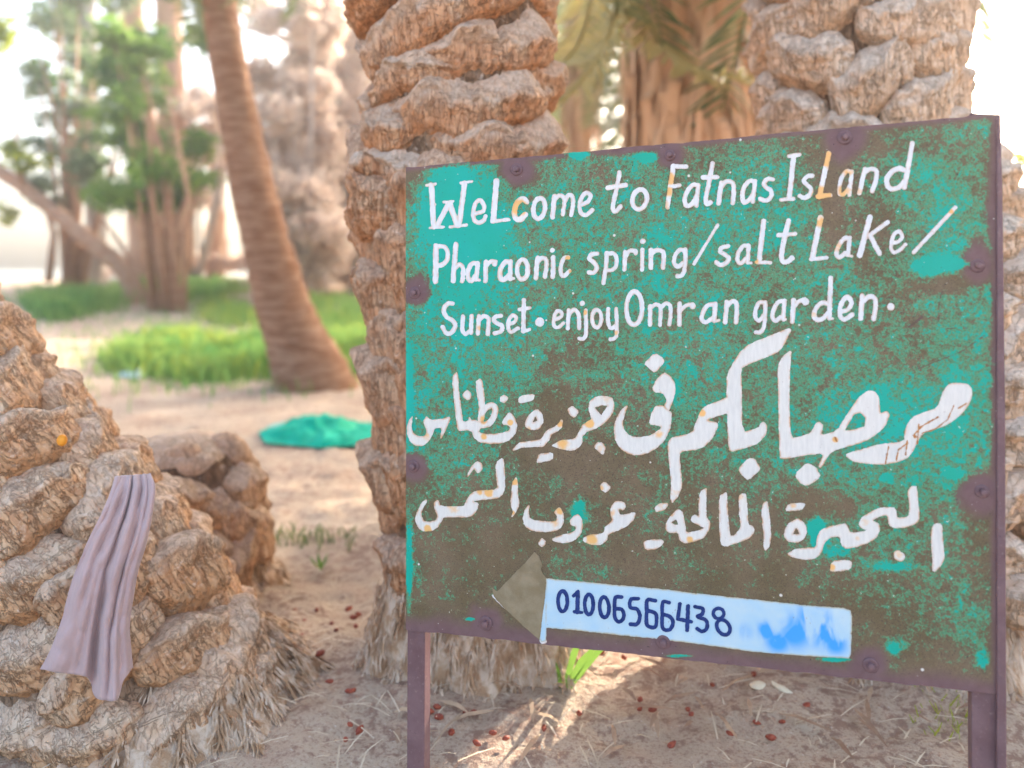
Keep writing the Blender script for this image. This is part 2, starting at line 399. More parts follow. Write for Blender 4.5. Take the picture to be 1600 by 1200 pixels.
# central palm behind the sign
g0 = .0
P = [A(742, 420+F*CH/2.28, 2.28, .25), A(748, 1000, 2.28, .240), A(740, 800, 2.28, .232), A(728, 560, 2.28, .236), A(716, 400, 2.28, .238), A(716, 300, 2.27, .250), A(722, 180, 2.27, .246), A(720, 60, 2.27, .252), A(712, -80, 2.27, .255), (-.13, 2.27, 3.2, .25), (-.15, 2.3, 6.0, .23)]
root, ax = palm('palm_tree', P, 'thick palm trunk with cut leaf bases rising directly behind the left end of the sign', lambda s: 'cut' if s > 1.33 else ('scale' if s > .45 else 'puff'), M_bark,
      lambda s: .0185 if s > 1.33 else .0255, .26, 3.1, nax=150, seed=4, phi0=.6)
roots(root, (P[0][0], P[0][1], .0), .20, .30, .34, 9000, 3, ln=.045, wd=.0035)
crown(root, (-.15, 2.3, 6.0), 26, 5)
for (py_, ph_, sr_, sz_) in ((335, -.95, 1.16, .80), (468, -1.15, 1.12, .82), (610, -.95, 1.17, .95), (545, -.35, 1.08, .8), (400, -.30, 1.06, .8), (745, -1.2, 1.16, .8)):
    p_, R_, q_ = axis_frame(ax, CH+(YH-py_)/F*2.28); put_boot(root, boots('scale', M_bark)[int(py_) % 9], p_, q_, ph_, R_/RN*(1+(sr_-1)*.35), sz_)
# cut petiole sticking out at the left above the sign corner
pts = spline([A(650, 300, 2.12, .034), A(610, 278, 2.10, .032), A(580, 262, 2.08, .030), A(562, 252, 2.06, .027), A(553, 246, 2.05, .020)], 26)
me = core_mesh(pts, M_bark, 28, .007, 1.0, zs=30); me.attributes['cut'].data.foreach_set('value', np.repeat(sstep(.75, .95, np.linspace(0, 1, 26)), 28).astype(np.float32))
me.transform(Matrix.Translation(-root.location)); link('leaf_base', me, root, 'leaf base stub jutting out to the left above the sign corner')
M_barkR = bark_mat('palm_bark_glow_tint', (.74, .46, .27), (.78, .60, .44), (.58, .36, .21), (.84, .74, .63))  # glow and haze over the right trunk put into a paler bark colour
# right palm behind the sign
P = [A(1425, 420+F*CH/2.45, 2.45, .40), A(1420, 1000, 2.45, .40), A(1412, 800, 2.45, .42), A(1400, 560, 2.45, .42), A(1385, 420, 2.45, .38), A(1350, 250, 2.45, .275), A(1336, 100, 2.45, .262), A(1330, -80, 2.45, .265), (1.0, 2.5, 3.2, .25), (.95, 2.6, 5.6, .23)]
root, ax = palm('palm_tree', P, 'thick pale palm trunk behind the right end of the sign', lambda s: 'puff', M_barkR, .0185, .3, 2.9, nax=120, seed=9, phi0=1.0)
roots(root, (P[0][0], P[0][1], .0), .33, .50, .36, 9000, 8, ln=.06, wd=.004)
crown(root, (.95, 2.6, 5.6), 26, 8)
# leaning trunk at the lower left, cloth hangs on it
dl = 2.0
P = [A(300, 1290, dl, .31), A(262, 1180, dl, .30), A(205, 1060, dl, .275), A(112, 900, dl, .262), A(-6, 752, dl, .248), A(-135, 605, dl, .238), A(-275, 440, dl, .235), A(-470, 190, dl, .23), A(-640, -250, 2.1, .22)]
P[0] = (P[0][0], P[0][1], -.1, .32)
root, ax = palm('palm_tree', P, 'leaning palm trunk at the lower left with swollen leaf bases and a hanging cloth', lambda s: 'puff', M_barkL, .0165, .05, 1.75, nax=120, seed=12, phi0=.35)
roots(root, (P[1][0]+.03, P[1][1]+.02, .0), .14, .37, .20, 8000, 5, ln=.05, wd=.004)
# short stump behind it
d2 = 2.75
P = [A(318, 420+F*CH/d2, d2, .225), A(312, 860, d2, .215), A(300, 780, d2, .205), A(290, 715, d2, .175)]
root, ax = palm('palm_stump', P, 'short knobbly palm stump on the sand just behind the leaning trunk', lambda s: 'puff', M_barkL, .0135, .06, .37, nax=30, seed=3, cat='stump')
V_ = ellipsoid_pts(.165, .165, .09, 4); me = me_from('stump_top', V_, grid_faces(24, 15, True), M_barkL, True, {'cut': np.full(len(V_), .6)}); q = at(290, 716, d2); link('stump_top', me, root, loc=q-root.location)
for i_, (dx_, dy_) in enumerate([(-.10, -.02), (.03, -.09), (.13, .02)]):
    V_ = ellipsoid_pts(.085, .07, .075, 14+i_); me = me_from('leaf_base', V_, grid_faces(24, 15, True), M_barkL, True, {'cut': np.full(len(V_), .4)}); link('leaf_base', me, root, loc=q-root.location+Vector((dx_, dy_, -.01+.01*i_)))
roots(root, (P[0][0], P[0][1], .0), .12, .27, .16, 2500, 11, ln=.05, wd=.004)

# ------------------------------------------------------------------ background palms and trees
def far_trunk(name, P, label, mat, cat='palm tree', seed=1, rings=0, group=None, k=1, amp=.05):
    ax = spline(P, 70); root = empty(name, Vector(P[0][:3]), label, cat, group)
    if rings:
        L = ax_len(ax)
        ax = [np.append(p[:3], p[3]*(1+.06*((i*rings/70) % 1))) for i, p in enumerate(ax)]
    me = core_mesh(ax, mat, 24, amp, k); me.transform(Matrix.Translation(-root.location)); link('trunk', me, root)
    return root, ax
def skirt(root, ax, s0, s1, n, mat, ln=.9, w=.05, out=.10, seed=1, name='dry_frond_skirt', k=1.0):
    b = MB(); r = random.Random(seed); L = ax_len(ax)
    for _ in range(n):
        s = r.uniform(s0, min(s1, L-.01)); p, R, q = axis_frame(ax, s); a = r.uniform(0, 2*PI)
        d = q @ Vector((math.cos(a), math.sin(a), 0)); l = ln*r.uniform(.5, 1.3)
        p0 = p + d*R*.9*k; p1 = p + d*(R*k+out*r.uniform(.6, 1.6)) - Vector((0, 0, l*.25)); p2 = p + d*(R*k+out*r.uniform(.3, 1.3)) - Vector((0, 0, l)) + Vector((r.uniform(-.1, .1), r.uniform(-.1, .1), 0))*l
        w_ = w*r.uniform(.4, 1.4)
        b.ribbon([p0, p1, p0.lerp(p2, .7)+d*out*.4, p2], [w_, w_, w_*.7, w_*.2], d)
    me = b.mesh(name, mat, False); me.transform(Matrix.Translation(-root.location)); link(name, me, root, kind='stuff')
def leaves(name, blobs, n, size, mat, seed, parent=None, label=None, cat=None, kind=None):
    r = random.Random(seed); b = MB(); w_ = [x[3]*x[4]*x[5] for x in blobs]
    for _ in range(n):
        x = r.choices(blobs, w_)[0]; v = Vector((r.gauss(0, .45), r.gauss(0, .45), r.gauss(0, .45)))
        if v.length > 1.25: continue
        c_ = Vector((x[0]+v.x*x[3], x[1]+v.y*x[4], x[2]+v.z*x[5])); a = Vector((r.gauss(0, 1), r.gauss(0, 1), r.gauss(0, 1))).normalized()
        n_ = a.orthogonal().normalized(); s = size*r.uniform(.5, 1.4)
        b.ribbon([c_-a*s*.5, c_, c_+a*s*.5], [s*.1, s*.45, s*.04], n_)
    me = b.mesh(name, mat, False)
    if parent: me.transform(Matrix.Translation(-parent.location))
    return link(name, me, parent, label, cat, None, kind)
def blob(px, py, d, rx, ry, rd=None): q = at(px, py, d); return (q.x, q.y, q.z, rx/F*d, (rd or rx)/F*d, ry/F*d)
def gA(px, d, r, dz=-.1): x = (px-800)/F*d; return (x, d, float(terrain(x, d))+dz, r)

# leaning palm in the middle distance
P = [gA(492, 7.2, .40), A(484, 585, 7.2, .33), A(458, 520, 7.2, .255), A(432, 440, 7.2, .225), A(401, 320, 7.2, .195), A(372, 180, 7.2, .165), A(350, 60, 7.2, .15), A(340, -40, 7.2, .145), A(330, -200, 7.2, .18), A(330, -420, 7.2, .17)]
root, ax = far_trunk('palm_tree', P, 'slender brown palm trunk with flared foot leaning left in the green grass', simple_noise_mat('leaning_palm_bark', (.34, .165, .09), (.50, .30, .19), 5, sc=(1, 1, 5), b=1, bd=.04, lo=.42, hi=.58), rings=34, amp=.03)
crown(root, ax[-1][:3], 22, 15)
# shaggy palm right of centre, dead fronds hanging
P = [gA(1085, 5.0, .40), A(1085, 500, 5.0, .36), A(1086, 200, 5.0, .33), A(1088, -100, 5.0, .32), A(1085, -500, 5.0, .3)]
root, ax = far_trunk('palm_tree', P, 'shaggy palm trunk wrapped in brown dead fronds, above the middle of the sign', M_trunkfar)
skirt(root, ax, .3, 4.6, 1300, M_shag, ln=1.1, w=.07, out=.10, seed=2)
crown(root, ax[-1][:3], 26, 25)
# yellowing fronds hanging beside it
hf = [frond_mesh(40+s, 2.2, 60, .34, 1.0, M_frondy, .028) for s in range(2)]
for i, (px, py, dd, yw) in enumerate([(962, -190, 4.4, .3), (990, -230, 4.6, 2.2), (925, -200, 5.2, 1.1)]):
    o = link('frond', hf[i % 2], root); q = at(px, py, dd)
    o.matrix_local = Matrix.Translation(q-root.location) @ (Quaternion((0, 0, 1), yw) @ Quaternion((0, 1, 0), PI/2+.55)).to_matrix().to_4x4()
    o['label'] = 'yellowing frond hanging straight down'
# trunks at the left, far
far = [(268, 19, .34, [(268, 440), (266, 300), (268, 150), (262, 0), (258, -160)], 'brown shaggy palm trunk beyond the grass, nearest left of the leaning palm', M_shag, 620),
       (236, 21, .36, [(236, 440), (232, 320), (222, 180), (205, 0), (200, -160)], 'darker shaggy palm trunk standing close behind its brown neighbour at left', M_shag, 620),
       (338, 21.5, .16, [(340, 438), (338, 300), (342, 150), (345, -100)], 'thin brown palm trunk seen far off just behind the leaning palm', M_shag, 150)]
for i, (px, d, r, pts, lab, mt, ns) in enumerate(far):
    P = [gA(px, d, r)] + [A(x, y, d, r*(1-.08*k)) for k, (x, y) in enumerate(pts[1:])]
    root, ax = far_trunk('palm_tree', P, lab, M_trunkfar, seed=i)
    if ns: skirt(root, ax, .5, 3.4 if i < 2 else 5, ns, mt, ln=.9, w=.07, out=.12, seed=i+5)
    crown(root, ax[-1][:3], 16, 35+i)
P = [gA(146, 17, .22), A(150, 300, 17, .2), A(142, 200, 17, .18), (*at(138, 60, 17), .16), (*at(132, -120, 17), .14)]
root, ax = far_trunk('tree', P, 'pale grey upright tree trunk among green leaves at the left', M_trunkgrey, 'tree')
leaves('crown', [blob(60, 110, 17, 30, 25), blob(95, 30, 17, 45, 40), blob(120, -30, 17, 60, 40), blob(90, 140, 17, 28, 22), blob(120, 240, 17, 35, 45)], 1500, .22, M_leaf, 3, root)
P = [gA(212, 15, .22), A(195, 425, 15, .17), A(120, 360, 15.2, .15), A(60, 310, 15.4, .14), A(0, 268, 15.6, .13), A(-90, 215, 16, .1)]
root, ax = far_trunk('tree', P, 'bare brown tree trunk leaning low across the bright lake at far left', M_trunkfar, 'tree')
b = MB(); b.tube([at(70, 320, 15.3), at(85, 365, 15.3), at(76, 440, 15.3)], [.05, .06, .08], 7); b.tube([at(40, 296, 15.4), at(20, 240, 15.3), at(30, 190, 15.2)], [.07, .05, .03], 7)
me = b.mesh('branch', M_trunkfar, True); me.transform(Matrix.Translation(-root.location)); link('branch', me, root)
leaves('crown', [blob(20, 235, 15.2, 22, 18), blob(75, 250, 15, 14, 12), blob(10, 330, 15, 18, 20), blob(0, 50, 13, 22, 50), blob(35, 255, 15, 30, 12)], 420, .2, M_leafy, 8, root)
def scatter(x0, x1, y0, y1, d, n, r0, r1, seed, dd=1.0):
    r = random.Random(seed); return [blob(r.uniform(x0, x1), r.uniform(y0, y1), d+r.uniform(-dd, dd), r.uniform(r0, r1), r.uniform(r0, r1)) for _ in range(n)]
def bush(name, px, d, lab, cat, bl, n, size, mat, seed, nb=22, bm=None):
    g = gA(px, d, .1)[:3]; root = empty(name, g, lab, cat); b = MB(); r = random.Random(seed)
    for k in range(nb):
        x = r.choice(bl); e = Vector((x[0]+r.uniform(-1, 1)*x[3], x[1], x[2]+r.uniform(-1, 1)*x[5])); s0 = Vector((g[0]+r.uniform(-.3, .3), g[1], g[2]))
        b.tube([s0, s0.lerp(e, .5)+Vector((r.uniform(-.25, .25), 0, .2)), e], [.06, .04, .012], 5)
    me = b.mesh('branch', bm or M_trunkgrey, True); me.transform(Matrix.Translation(-root.location)); link('branch', me, root)
    leaves('crown', bl, n, size, mat, seed, root)
bush('leafy_tree', 262, 14, 'bushy bright green tree in front of the shaggy palms at left', 'tree', scatter(165, 325, 40, 330, 14, 34, 16, 38, 4), 9000, .14, M_leaf, 9, 16, M_trunkfar)
bush('leafy_tree', 120, 16, 'loose grey-green tree with gaps of bright sky at the upper left', 'tree', scatter(40, 230, -40, 340, 16, 34, 14, 34, 14), 5200, .16, simple_noise_mat('grey_green_leaf', (.20, .29, .15), (.34, .38, .22), 1.5, .5, b=0, trans=.45), 10, 16, M_trunkfar)
bush('dry_bush', 450, 16, 'dry beige-brown thicket right behind the leaning palm trunk', 'bush', scatter(395, 520, 10, 415, 16, 46, 22, 48, 5), 17000, .2, M_dry, 60)
bush('dry_bush', 560, 18, 'dry brownish thicket just left of the thick central palm', 'bush', scatter(490, 620, -20, 415, 18, 46, 22, 48, 6), 17000, .22, M_dry, 61)
bush('dry_bush', 300, 19, 'tan thicket between the shaggy palms and the leaning palm', 'bush', scatter(275, 345, 150, 330, 19.5, 20, 14, 34, 7), 4000, .2, M_dry, 62, 10)
# palms standing behind the board
for i, (px, d, h, lab) in enumerate([(905, 12.5, 6.0, 'blurred palm seen between the central palm and the shaggy one'), (1180, 11, 5.6, 'blurred palm just right of the shaggy palm'), (1290, 16, 7.5, 'blurred palm far behind the right palm')]):
    g = gA(px, d, .22); root, ax = far_trunk('palm_tree', [g, (g[0], d, h*.5, .19), (g[0]+.1, d, h, .17)], lab, M_trunkfar, seed=i+3); skirt(root, ax, h*.55, h-.2, 260, M_shag, ln=.8, w=.06, seed=i+40)
    crown(root, (g[0]+.1, d, h), 26, 90+i, scale=1.1)
# far wood: trees along the shore
leaves('far_wood', [blob(600, 150, 24, 160, 190, 40), blob(900, 120, 22, 120, 190, 40), blob(860, 330, 22, 160, 90, 40), blob(1150, 200, 24, 160, 200, 50), blob(1330, 330, 24, 160, 90, 50)], 20000, .32,
       simple_noise_mat('far_wood_leaf', (.24, .28, .19), (.40, .38, .27), .8, .8, b=0, trans=.35), 77, None, 'grey-green mass of far trees behind the palm trunks', 'trees', 'stuff')
leaves('far_shore_scrub', [blob(440, 410, 21.5, 170, 16, 30), blob(215, 425, 21.5, 70, 9, 30)], 1500, .3, M_dry, 78, None, 'low dry scrub on the far edge of the ground', 'scrub', 'stuff')
# bush at the far right edge
q = gA(1660, 6, .1); root = empty('green_bush', q[:3], 'yellow-green bush in the light just past the right edge of the sign', 'bush')
leaves('crown', [blob(1640, 330, 6, 60, 70, 60), blob(1670, 420, 6, 70, 90, 60), blob(1610, 250, 6, 22, 22)], 2000, .09, M_leafy, 91, root)
b = MB(); b.tube([Vector(q[:3]), at(1650, 420, 6), at(1620, 240, 6)], [.04, .03, .01], 6); me = b.mesh('branch', M_trunkgrey, True); me.transform(Matrix.Translation(-root.location)); link('branch', me, root)
# shade palms outside the frame on the sun side
k = 0
for (x, y, h) in [(5.2, 4.6, 5.6), (7.5, 6.8, 6.6), (6.4, 5.2, 6.8), (9.8, 9.2, 8), (4.2, 3.6, 5.0), (11.5, 11, 9), (8.2, 5.9, 7.4)]:
    root, ax = far_trunk('palm_tree', [(x, y, float(terrain(x, y))-.1, .3), (x+.1, y, h*.5, .26), (x, y+.1, h, .22)], 'tall palm beside the path to the right', M_trunkfar, seed=k, group='palms to the right of the view')
    crown(root, (x, y+.1, h), 34, 70+k, scale=1.15, low=.75); k += 1

# ------------------------------------------------------------------ grass, litter, small things
def grass(name, spots, n, h, label, seed, mat=M_grass, w=.012):
    r = random.Random(seed); b = MB()
    for _ in range(n):
        px, py, rx, ry = r.choices(spots, [s[2]*s[3] for s in spots])[0]
        x_, y_ = px+r.gauss(0, .5)*rx, py+r.gauss(0, .5)*ry
        if y_ < 446: continue
        g = ground_fast(x_, y_); hh = h*r.uniform(.4, 1.3); a = r.uniform(0, 2*PI); l = Vector((math.cos(a), math.sin(a), 0))*hh*r.uniform(.1, .6)
        ww = w*(1+g.y*.10)
        b.ribbon([g-Vector((0, 0, .02)), g+l*.35+Vector((0, 0, hh*.6)), g+l+Vector((0, 0, hh))], [ww, ww*.8, .002], Vector((math.cos(a+1.5), math.sin(a+1.5), .2)))
    link(name, b.mesh(name, mat), None, label, 'grass', None, 'stuff')
_gc = {}
def ground_fast(px, py):
    key = (int(px//12), int(py//3))
    if key not in _gc: _gc[key] = ground_at(key[0]*12+6, key[1]*3+1.5).y
    d = _gc[key]*(1+rnd.uniform(-.02, .02)); x = (px-800)/F*d; return Vector((x, d, float(terrain(x, d))))
r = random.Random(77); gs = []
while len(gs) < 60:
    x_, y_ = r.uniform(200, 590), r.uniform(468, 590)
    if y_ < 530 and x_ < 460 and r.random() < .7: continue
    if x_ < 330 and y_ < 560-(x_-200)*.3: continue
    gs.append((x_, y_, r.uniform(26, 60), r.uniform(6, 15)))
grass('grass', gs, 13000, .20, 'bright green grass round the foot of the leaning palm', 21)
grass('grass', [(360, 560, 230, 60), (300, 590, 160, 26), (300, 520, 200, 40)], 1500, .12, 'thin scattered green tufts thinning out onto the sand', 31, M_grass, .009)
grass('dry_grass', gs[::2], 2600, .20, 'yellowing blades mixed into the grass round the leaning palm', 29, M_leafy)
grass('grass', [(110, 478, 70, 14), (250, 462, 90, 8), (330, 455, 60, 6), (90, 495, 40, 8)], 3500, .30, 'far strip of green grass in the shade beyond the sand', 22)
grass('grass', [(1470, 1150, 50, 30), (1500, 1100, 30, 20)], 120, .07, 'thin yellow-green grass at the foot of the right palm', 23, M_leafy, .004)
grass('dry_grass', [(480, 850, 80, 10), (230, 540, 80, 20)], 260, .06, 'sparse pale weeds on the open sand', 24, M_frond, .008)
# straw litter
r = random.Random(5); b = MB()
for _ in range(1500):
    x = r.uniform(-1.6, 2.0); y = r.uniform(1.5, 4.2); x *= y/2.2
    g = Vector((x, y, 0)); 
    z = float(terrain(x, y))+.018+.05*math.exp(-((x)**2+(y-2.35)**2)/.2)+.07*math.exp(-((x-1.1)**2+(y-2.35)**2)/.36)+.05*math.exp(-((x+.85)**2+(y-1.95)**2)/.25)
    a = r.uniform(0, 2*PI); l = r.uniform(.01, .05); d = Vector((math.cos(a), math.sin(a), r.uniform(-.15, .15)))*l; p0 = Vector((x, y, z))
    b.ribbon([p0-d, p0+Vector((0, 0, .003)), p0+d], [.003, .004, .002], Vector((0, 0, 1)))
link('straw_litter', b.mesh('straw_litter', simple_noise_mat('straw', (.55, .42, .28), (.75, .64, .48), 9, b=0)), None, 'dry straw and fibre bits scattered over the sand', 'litter', None, 'stuff')
r = random.Random(15); b = MB()
for _ in range(420):
    x = r.gauss(.1, .9); y = r.uniform(1.75, 3.6)
    if vnoise(x*1.7, y*1.7, 0, 44) < .0: continue
    z = float(terrain(x, y))+.024+.05*math.exp(-((x)**2+(y-2.35)**2)/.2)+.07*math.exp(-((x-1.1)**2+(y-2.35)**2)/.36)
    a = r.uniform(0, 2*PI); l = r.uniform(.02, .07); d = Vector((math.cos(a), math.sin(a), r.uniform(-.1, .2)))*l; p0 = Vector((x, y, z))
    b.ribbon([p0-d, p0-d*.3+Vector((0, 0, .008)), p0+d*.4+Vector((0, 0, .004)), p0+d], [.004, .011, .010, .002], Vector((r.uniform(-.4, .4), r.uniform(-.4, .4), 1)))
link('leaf_litter', b.mesh('leaf_litter', simple_noise_mat('brown_leaf_bits', (.26, .14, .09), (.58, .42, .27), 5, b=0)), None, 'broken brown leaf bits lying on the sand between the palms', 'litter', None, 'stuff')
# fallen dates
M_date = simple_noise_mat('date_skin', (.22, .045, .03), (.40, .10, .05), 60, .45, b=.2, bd=.001)
def ellipsoid(rx, ry, rz, seed, seg=12, rings=8, nz=.08):
    b = MB(); r = random.Random(seed)
    for j in range(rings+1):
        th = PI*j/rings
        for i in range(seg):
            a = 2*PI*i/seg; k = 1+nz*float(vnoise(math.cos(a)*1.5+seed, math.sin(a)*1.5, j*.5, seed))
            b.v.append((rx*k*math.sin(th)*math.cos(a), ry*k*math.sin(th)*math.sin(a), rz*math.cos(th)))
    b.f = grid_faces(seg, rings+1, True); return b
dm = [ellipsoid(.017, .010, .009, s, nz=.3).mesh('fallen_date', M_date, True) for s in range(4)]
dspots = [(460, 978), (495, 980), (475, 1000), (545, 978), (553, 998), (560, 992), (518, 1005), (525, 1018), (556, 1015), (425, 990), (405, 985), (550, 1122), (543, 1118), (515, 1110), (547, 1168), (562, 1180), (540, 1195), (670, 1150), (683, 1140), (686, 1156), (705, 1178), (727, 1152), (740, 1150), (770, 1176), (745, 1190), (1078, 1038), (1113, 1105), (1178, 1092), (930, 1030), (955, 1045), (938, 1060), (975, 1070), (1000, 1142), (1020, 1143), (1075, 1145), (1080, 1150), (1050, 1190), (1182, 1160), (1222, 1165), (1260, 1143), (1205, 1185), (1140, 1180), (1000, 1125), (930, 1048), (790, 1186), (850, 1170), (905, 1150), (470, 1030), (440, 1060), (500, 1060)]
BK = lambda x, y: .05*math.exp(-((x)**2+(y-2.35)**2)/.2)+.07*math.exp(-((x-1.1)**2+(y-2.35)**2)/.36)+.05*math.exp(-((x+.85)**2+(y-1.95)**2)/.25)
for i, (px, py) in enumerate(dspots):
    g = ground_at(px, py-8); o = link('fallen_date', dm[i % 4], None, 'dark red dried date fallen on the sandy ground', 'date', 'dates fallen under the palms', None, (g.x, g.y, g.z+.014+BK(g.x, g.y)))
    o.rotation_euler = (rnd.uniform(-.3, .3), rnd.uniform(-.3, .3), rnd.uniform(0, 6.3)); s = rnd.uniform(.5, .85); o.scale = (s, s, s)
o = link('orange_date', ellipsoid(.011, .011, .013, 3).mesh('orange_date', simple_noise_mat('orange_date', (.75, .25, .02), (.85, .35, .04), 30, .4, b=0), True), None, 'small orange date lodged between leaf bases of the leaning trunk', 'date', None, None, at(97, 688, 1.745))
# pale chips
M_chip = simple_noise_mat('pale_chip', (.72, .60, .42), (.80, .70, .52), 40, b=.3, bd=.003)
for (px, py, rx, ry, yw, lab) in [(1186, 1108, .028, .018, .2, 'pale wood chip on the sand under the phone number'), (1222, 1110, .030, .011, -.6, 'narrow pale wood chip lying right of the broader one')]:
    g = ground_at(px, py); o = link('wood_chip', ellipsoid(rx, ry, .008, int(px), 10, 6, .5).mesh('wood_chip', M_chip, False), None, lab, 'wood chip', None, None, (g.x, g.y, g.z+.02+BK(g.x, g.y))); o.rotation_euler = (.1, .15, yw)
# palm seedling at the foot of the central palm
g = ground_at(878, 1092); root = empty('palm_seedling', g, 'green palm seedling with stiff blades below the bottom edge of the sign', 'seedling')
for (dx, dz, l, w_) in [(.10, .16, 1, .020), (.06, .20, 1, .018), (.17, .20, 1.1, .016), (-.02, .12, .8, .01)]:
    b = MB(); e = Vector((dx, -.02, dz))*l
    b.ribbon([Vector((0, 0, 0)), e*.5+Vector((0, 0, .015)), e], [w_*.6, w_, .003], Vector((0, -1, .3)))
    link('leaf', b.mesh('leaf', M_leaf), root)
g = ground_at(500, 895); root = empty('weed_sprout', g, 'tiny green sprout alone on the sand between stump and central palm', 'weed')
b = MB()
for a in range(7): e = Vector((math.cos(a)*.04, math.sin(a)*.04, .05)); b.ribbon([Vector((0, 0, 0)), e*.6, e], [.006, .012, .002], Vector((0, 0, 1)))
link('leaf', b.mesh('leaf', M_leaf), root)
# green netting heap on the sand
def sheet_heap(name, cx, cy, lx, ly, h, mat, label, cat, seed):
    nu, nv = 70, 34; u = np.linspace(-1, 1, nu)[None, :]*np.ones((nv, 1)); v_ = np.linspace(-1, 1, nv)[:, None]*np.ones((1, nu))
    rr = 1-np.clip(u*u+v_*v_, 0, 1); x = cx+u*lx*(1-.25*np.abs(v_)); y = cy+v_*ly*(1-.3*np.abs(u))
    z = terrain(x, y)+.012+h*rr**.7*np.clip(.7+.9*fbm(u*2.6, v_*2, 0, seed, 4), .1, 2)+.02*np.abs(vnoise(u*9, v_*3, 0, seed))*rr
    me = me_from(name, np.stack([(x-cx).ravel(), (y-cy).ravel(), z.ravel()], 1), grid_faces(nu, nv), mat)
    return link(name, me, None, label, cat, None, None, (cx, cy, 0))
M_net = simple_noise_mat('green_netting', (.0, .34, .20), (.0, .44, .28), 12, .7, b=.6, bd=.01)
g = ground_at(520, 682)
sheet_heap('green_netting', g.x, g.y, .48, .34, .10, M_net, 'crumpled teal green netting lying on the sand beside the central palm', 'netting', 4)
g = ground_at(448, 672)
sheet_heap('plastic_scrap', g.x, g.y, .13, .1, .02, simple_noise_mat('pale_green_plastic', (.25, .5, .42), (.35, .6, .5), 9, b=0), 'flat pale green scrap at the left tip of the netting', 'scrap', 9)
g = ground_at(210, 590)
sheet_heap('plastic_bag', g.x, g.y, .16, .12, .06, simple_noise_mat('blue_white_plastic', (.55, .68, .8), (.75, .82, .86), 9, .4, b=0), 'small bluish white plastic bag left of the green grass', 'plastic bag', 2)

# ------------------------------------------------------------------ draped cloth
M_cloth, t, p = newmat('mauve_cloth'); v = coords(t)
c = mix(t, ramp(t, noise(t, v, 5, 4), [(.35, 0), (.7, 1)]), (.44, .295, .275), (.51, .35, .325)); t.links.new(c, p.inputs['Base Color']); p.inputs['Roughness'].default_value = .85
p.inputs['Sheen Weight'].default_value = .3; bump(t, p, math_(t, 'ADD', math_(t, 'MULTIPLY', noise(t, coords(t, (260, 40, 260)), 1.0, 3), .2), noise(t, coords(t, (22, 22, 9)), 1.0, 4, .6, .8)), .5, .006)
def cloth():
    Lp = [(180, 745), (172, 772), (160, 800), (140, 840), (122, 880), (108, 925), (95, 975), (80, 1015), (64, 1046)]
    Rp = [(234, 741), (240, 762), (236, 800), (226, 850), (214, 890), (207, 930), (201, 975), (203, 1010), (207, 1046)]
    nu, nv = 150, 90; V = []
    Lq = spline([(*a, 0) for a in Lp], nv); Rq = spline([(*a, 0) for a in Rp], nv)
    for j in range(nv):
        tv = j/(nv-1); fold = .25+.75*tv
        for i in range(nu):
            u = i/(nu-1)
            uu = u + .020*math.sin(u*19+1)*(1-tv)
            px = Lq[j][0]*(1-uu)+Rq[j][0]*uu; py = Lq[j][1]*(1-uu)+Rq[j][1]*uu
            if tv > .8:   # ragged hem: centre panel hangs lowest
                k = (tv-.8)/.2; py += k*(20*u + 34*(1/(1+math.exp(-(u-.56)*45)))*(1/(1+math.exp((u-.86)*60))) - 22*math.exp(-((u-1)/.07)**2))
            ph = u*(2*PI)*3.6 + .9*math.sin(tv*2.2) + .4
            pl = 0
            for (c0, c1, wl, wr, am) in ((.10, .22, .30, .16, .030), (.42, .47, .10, .05, .020), (.60, .66, .07, .13, .034), (.83, .82, .05, .07, .026), (.97, .95, .08, .06, .020), (.30, .36, .05, .08, .008)):
                cc = c0*(1-tv)+c1*tv + .02*math.sin(tv*3+c0*9); e_ = (u-cc)/((wl if u < cc else wr)*(.75+.25*tv)); pl += am*1.45*fold*math.exp(-abs(e_)**1.8)
            pl += .0035*math.sin(u*33+tv*5)*(1-.6*tv) + .004*math.sin(tv*9+u*6) + .0015*math.sin(tv*31+u*17)
            d = 1.70 - .03*math.sin(tv*PI*.6) + .05*(1-tv)**6 - pl - .02*tv
            d += .004*float(vnoise(px*.045, py*.03, 0, 5)) + .002*float(vnoise(px*.12, py*.08, 0, 6)); q = at(px, py, d); V.append((q.x, q.y, q.z))
    me = me_from('draped_cloth', V, grid_faces(nu, nv), M_cloth)
    o = link('draped_cloth', me, None, 'mauve cloth in long folds draped over the leaning palm trunk', 'cloth')
    md = o.modifiers.new('solid', 'SOLIDIFY'); md.thickness = .0025
cloth()

# ------------------------------------------------------------------ THE SIGN
PL, PR = at(635, YH, 1.70), at(1558, YH, 1.35)
EX = Vector((PR.x-PL.x, PR.y-PL.y, 0)); W = EX.length; EX.normalize(); EN = Vector((EX.y, -EX.x, 0))   # EN faces the camera
SO = Vector((PL.x, PL.y, 0)) + EX*W*.5
YAW = math.atan2(EX.y, EX.x)
sign = empty('welcome_sign', SO, 'rusty green metal signboard on two posts with white painted English and Arabic lettering', 'sign')
sign.rotation_euler = (0, 0, YAW)
def on_sign(px, py):
    kx = (np.asarray(px, float)-800)/F; kz = (YH-np.asarray(py, float))/F
    a = (kx*PL.y-PL.x)/((PR.x-PL.x)-kx*(PR.y-PL.y)); Yd = PL.y+a*(PR.y-PL.y)
    return (a-.5)*W, CH+kz*Yd            # local x, local z  (local -y faces the viewer)
def sp(px, py, y=0): a, b_ = on_sign(px, py); return Vector((float(a), y, float(b_)))
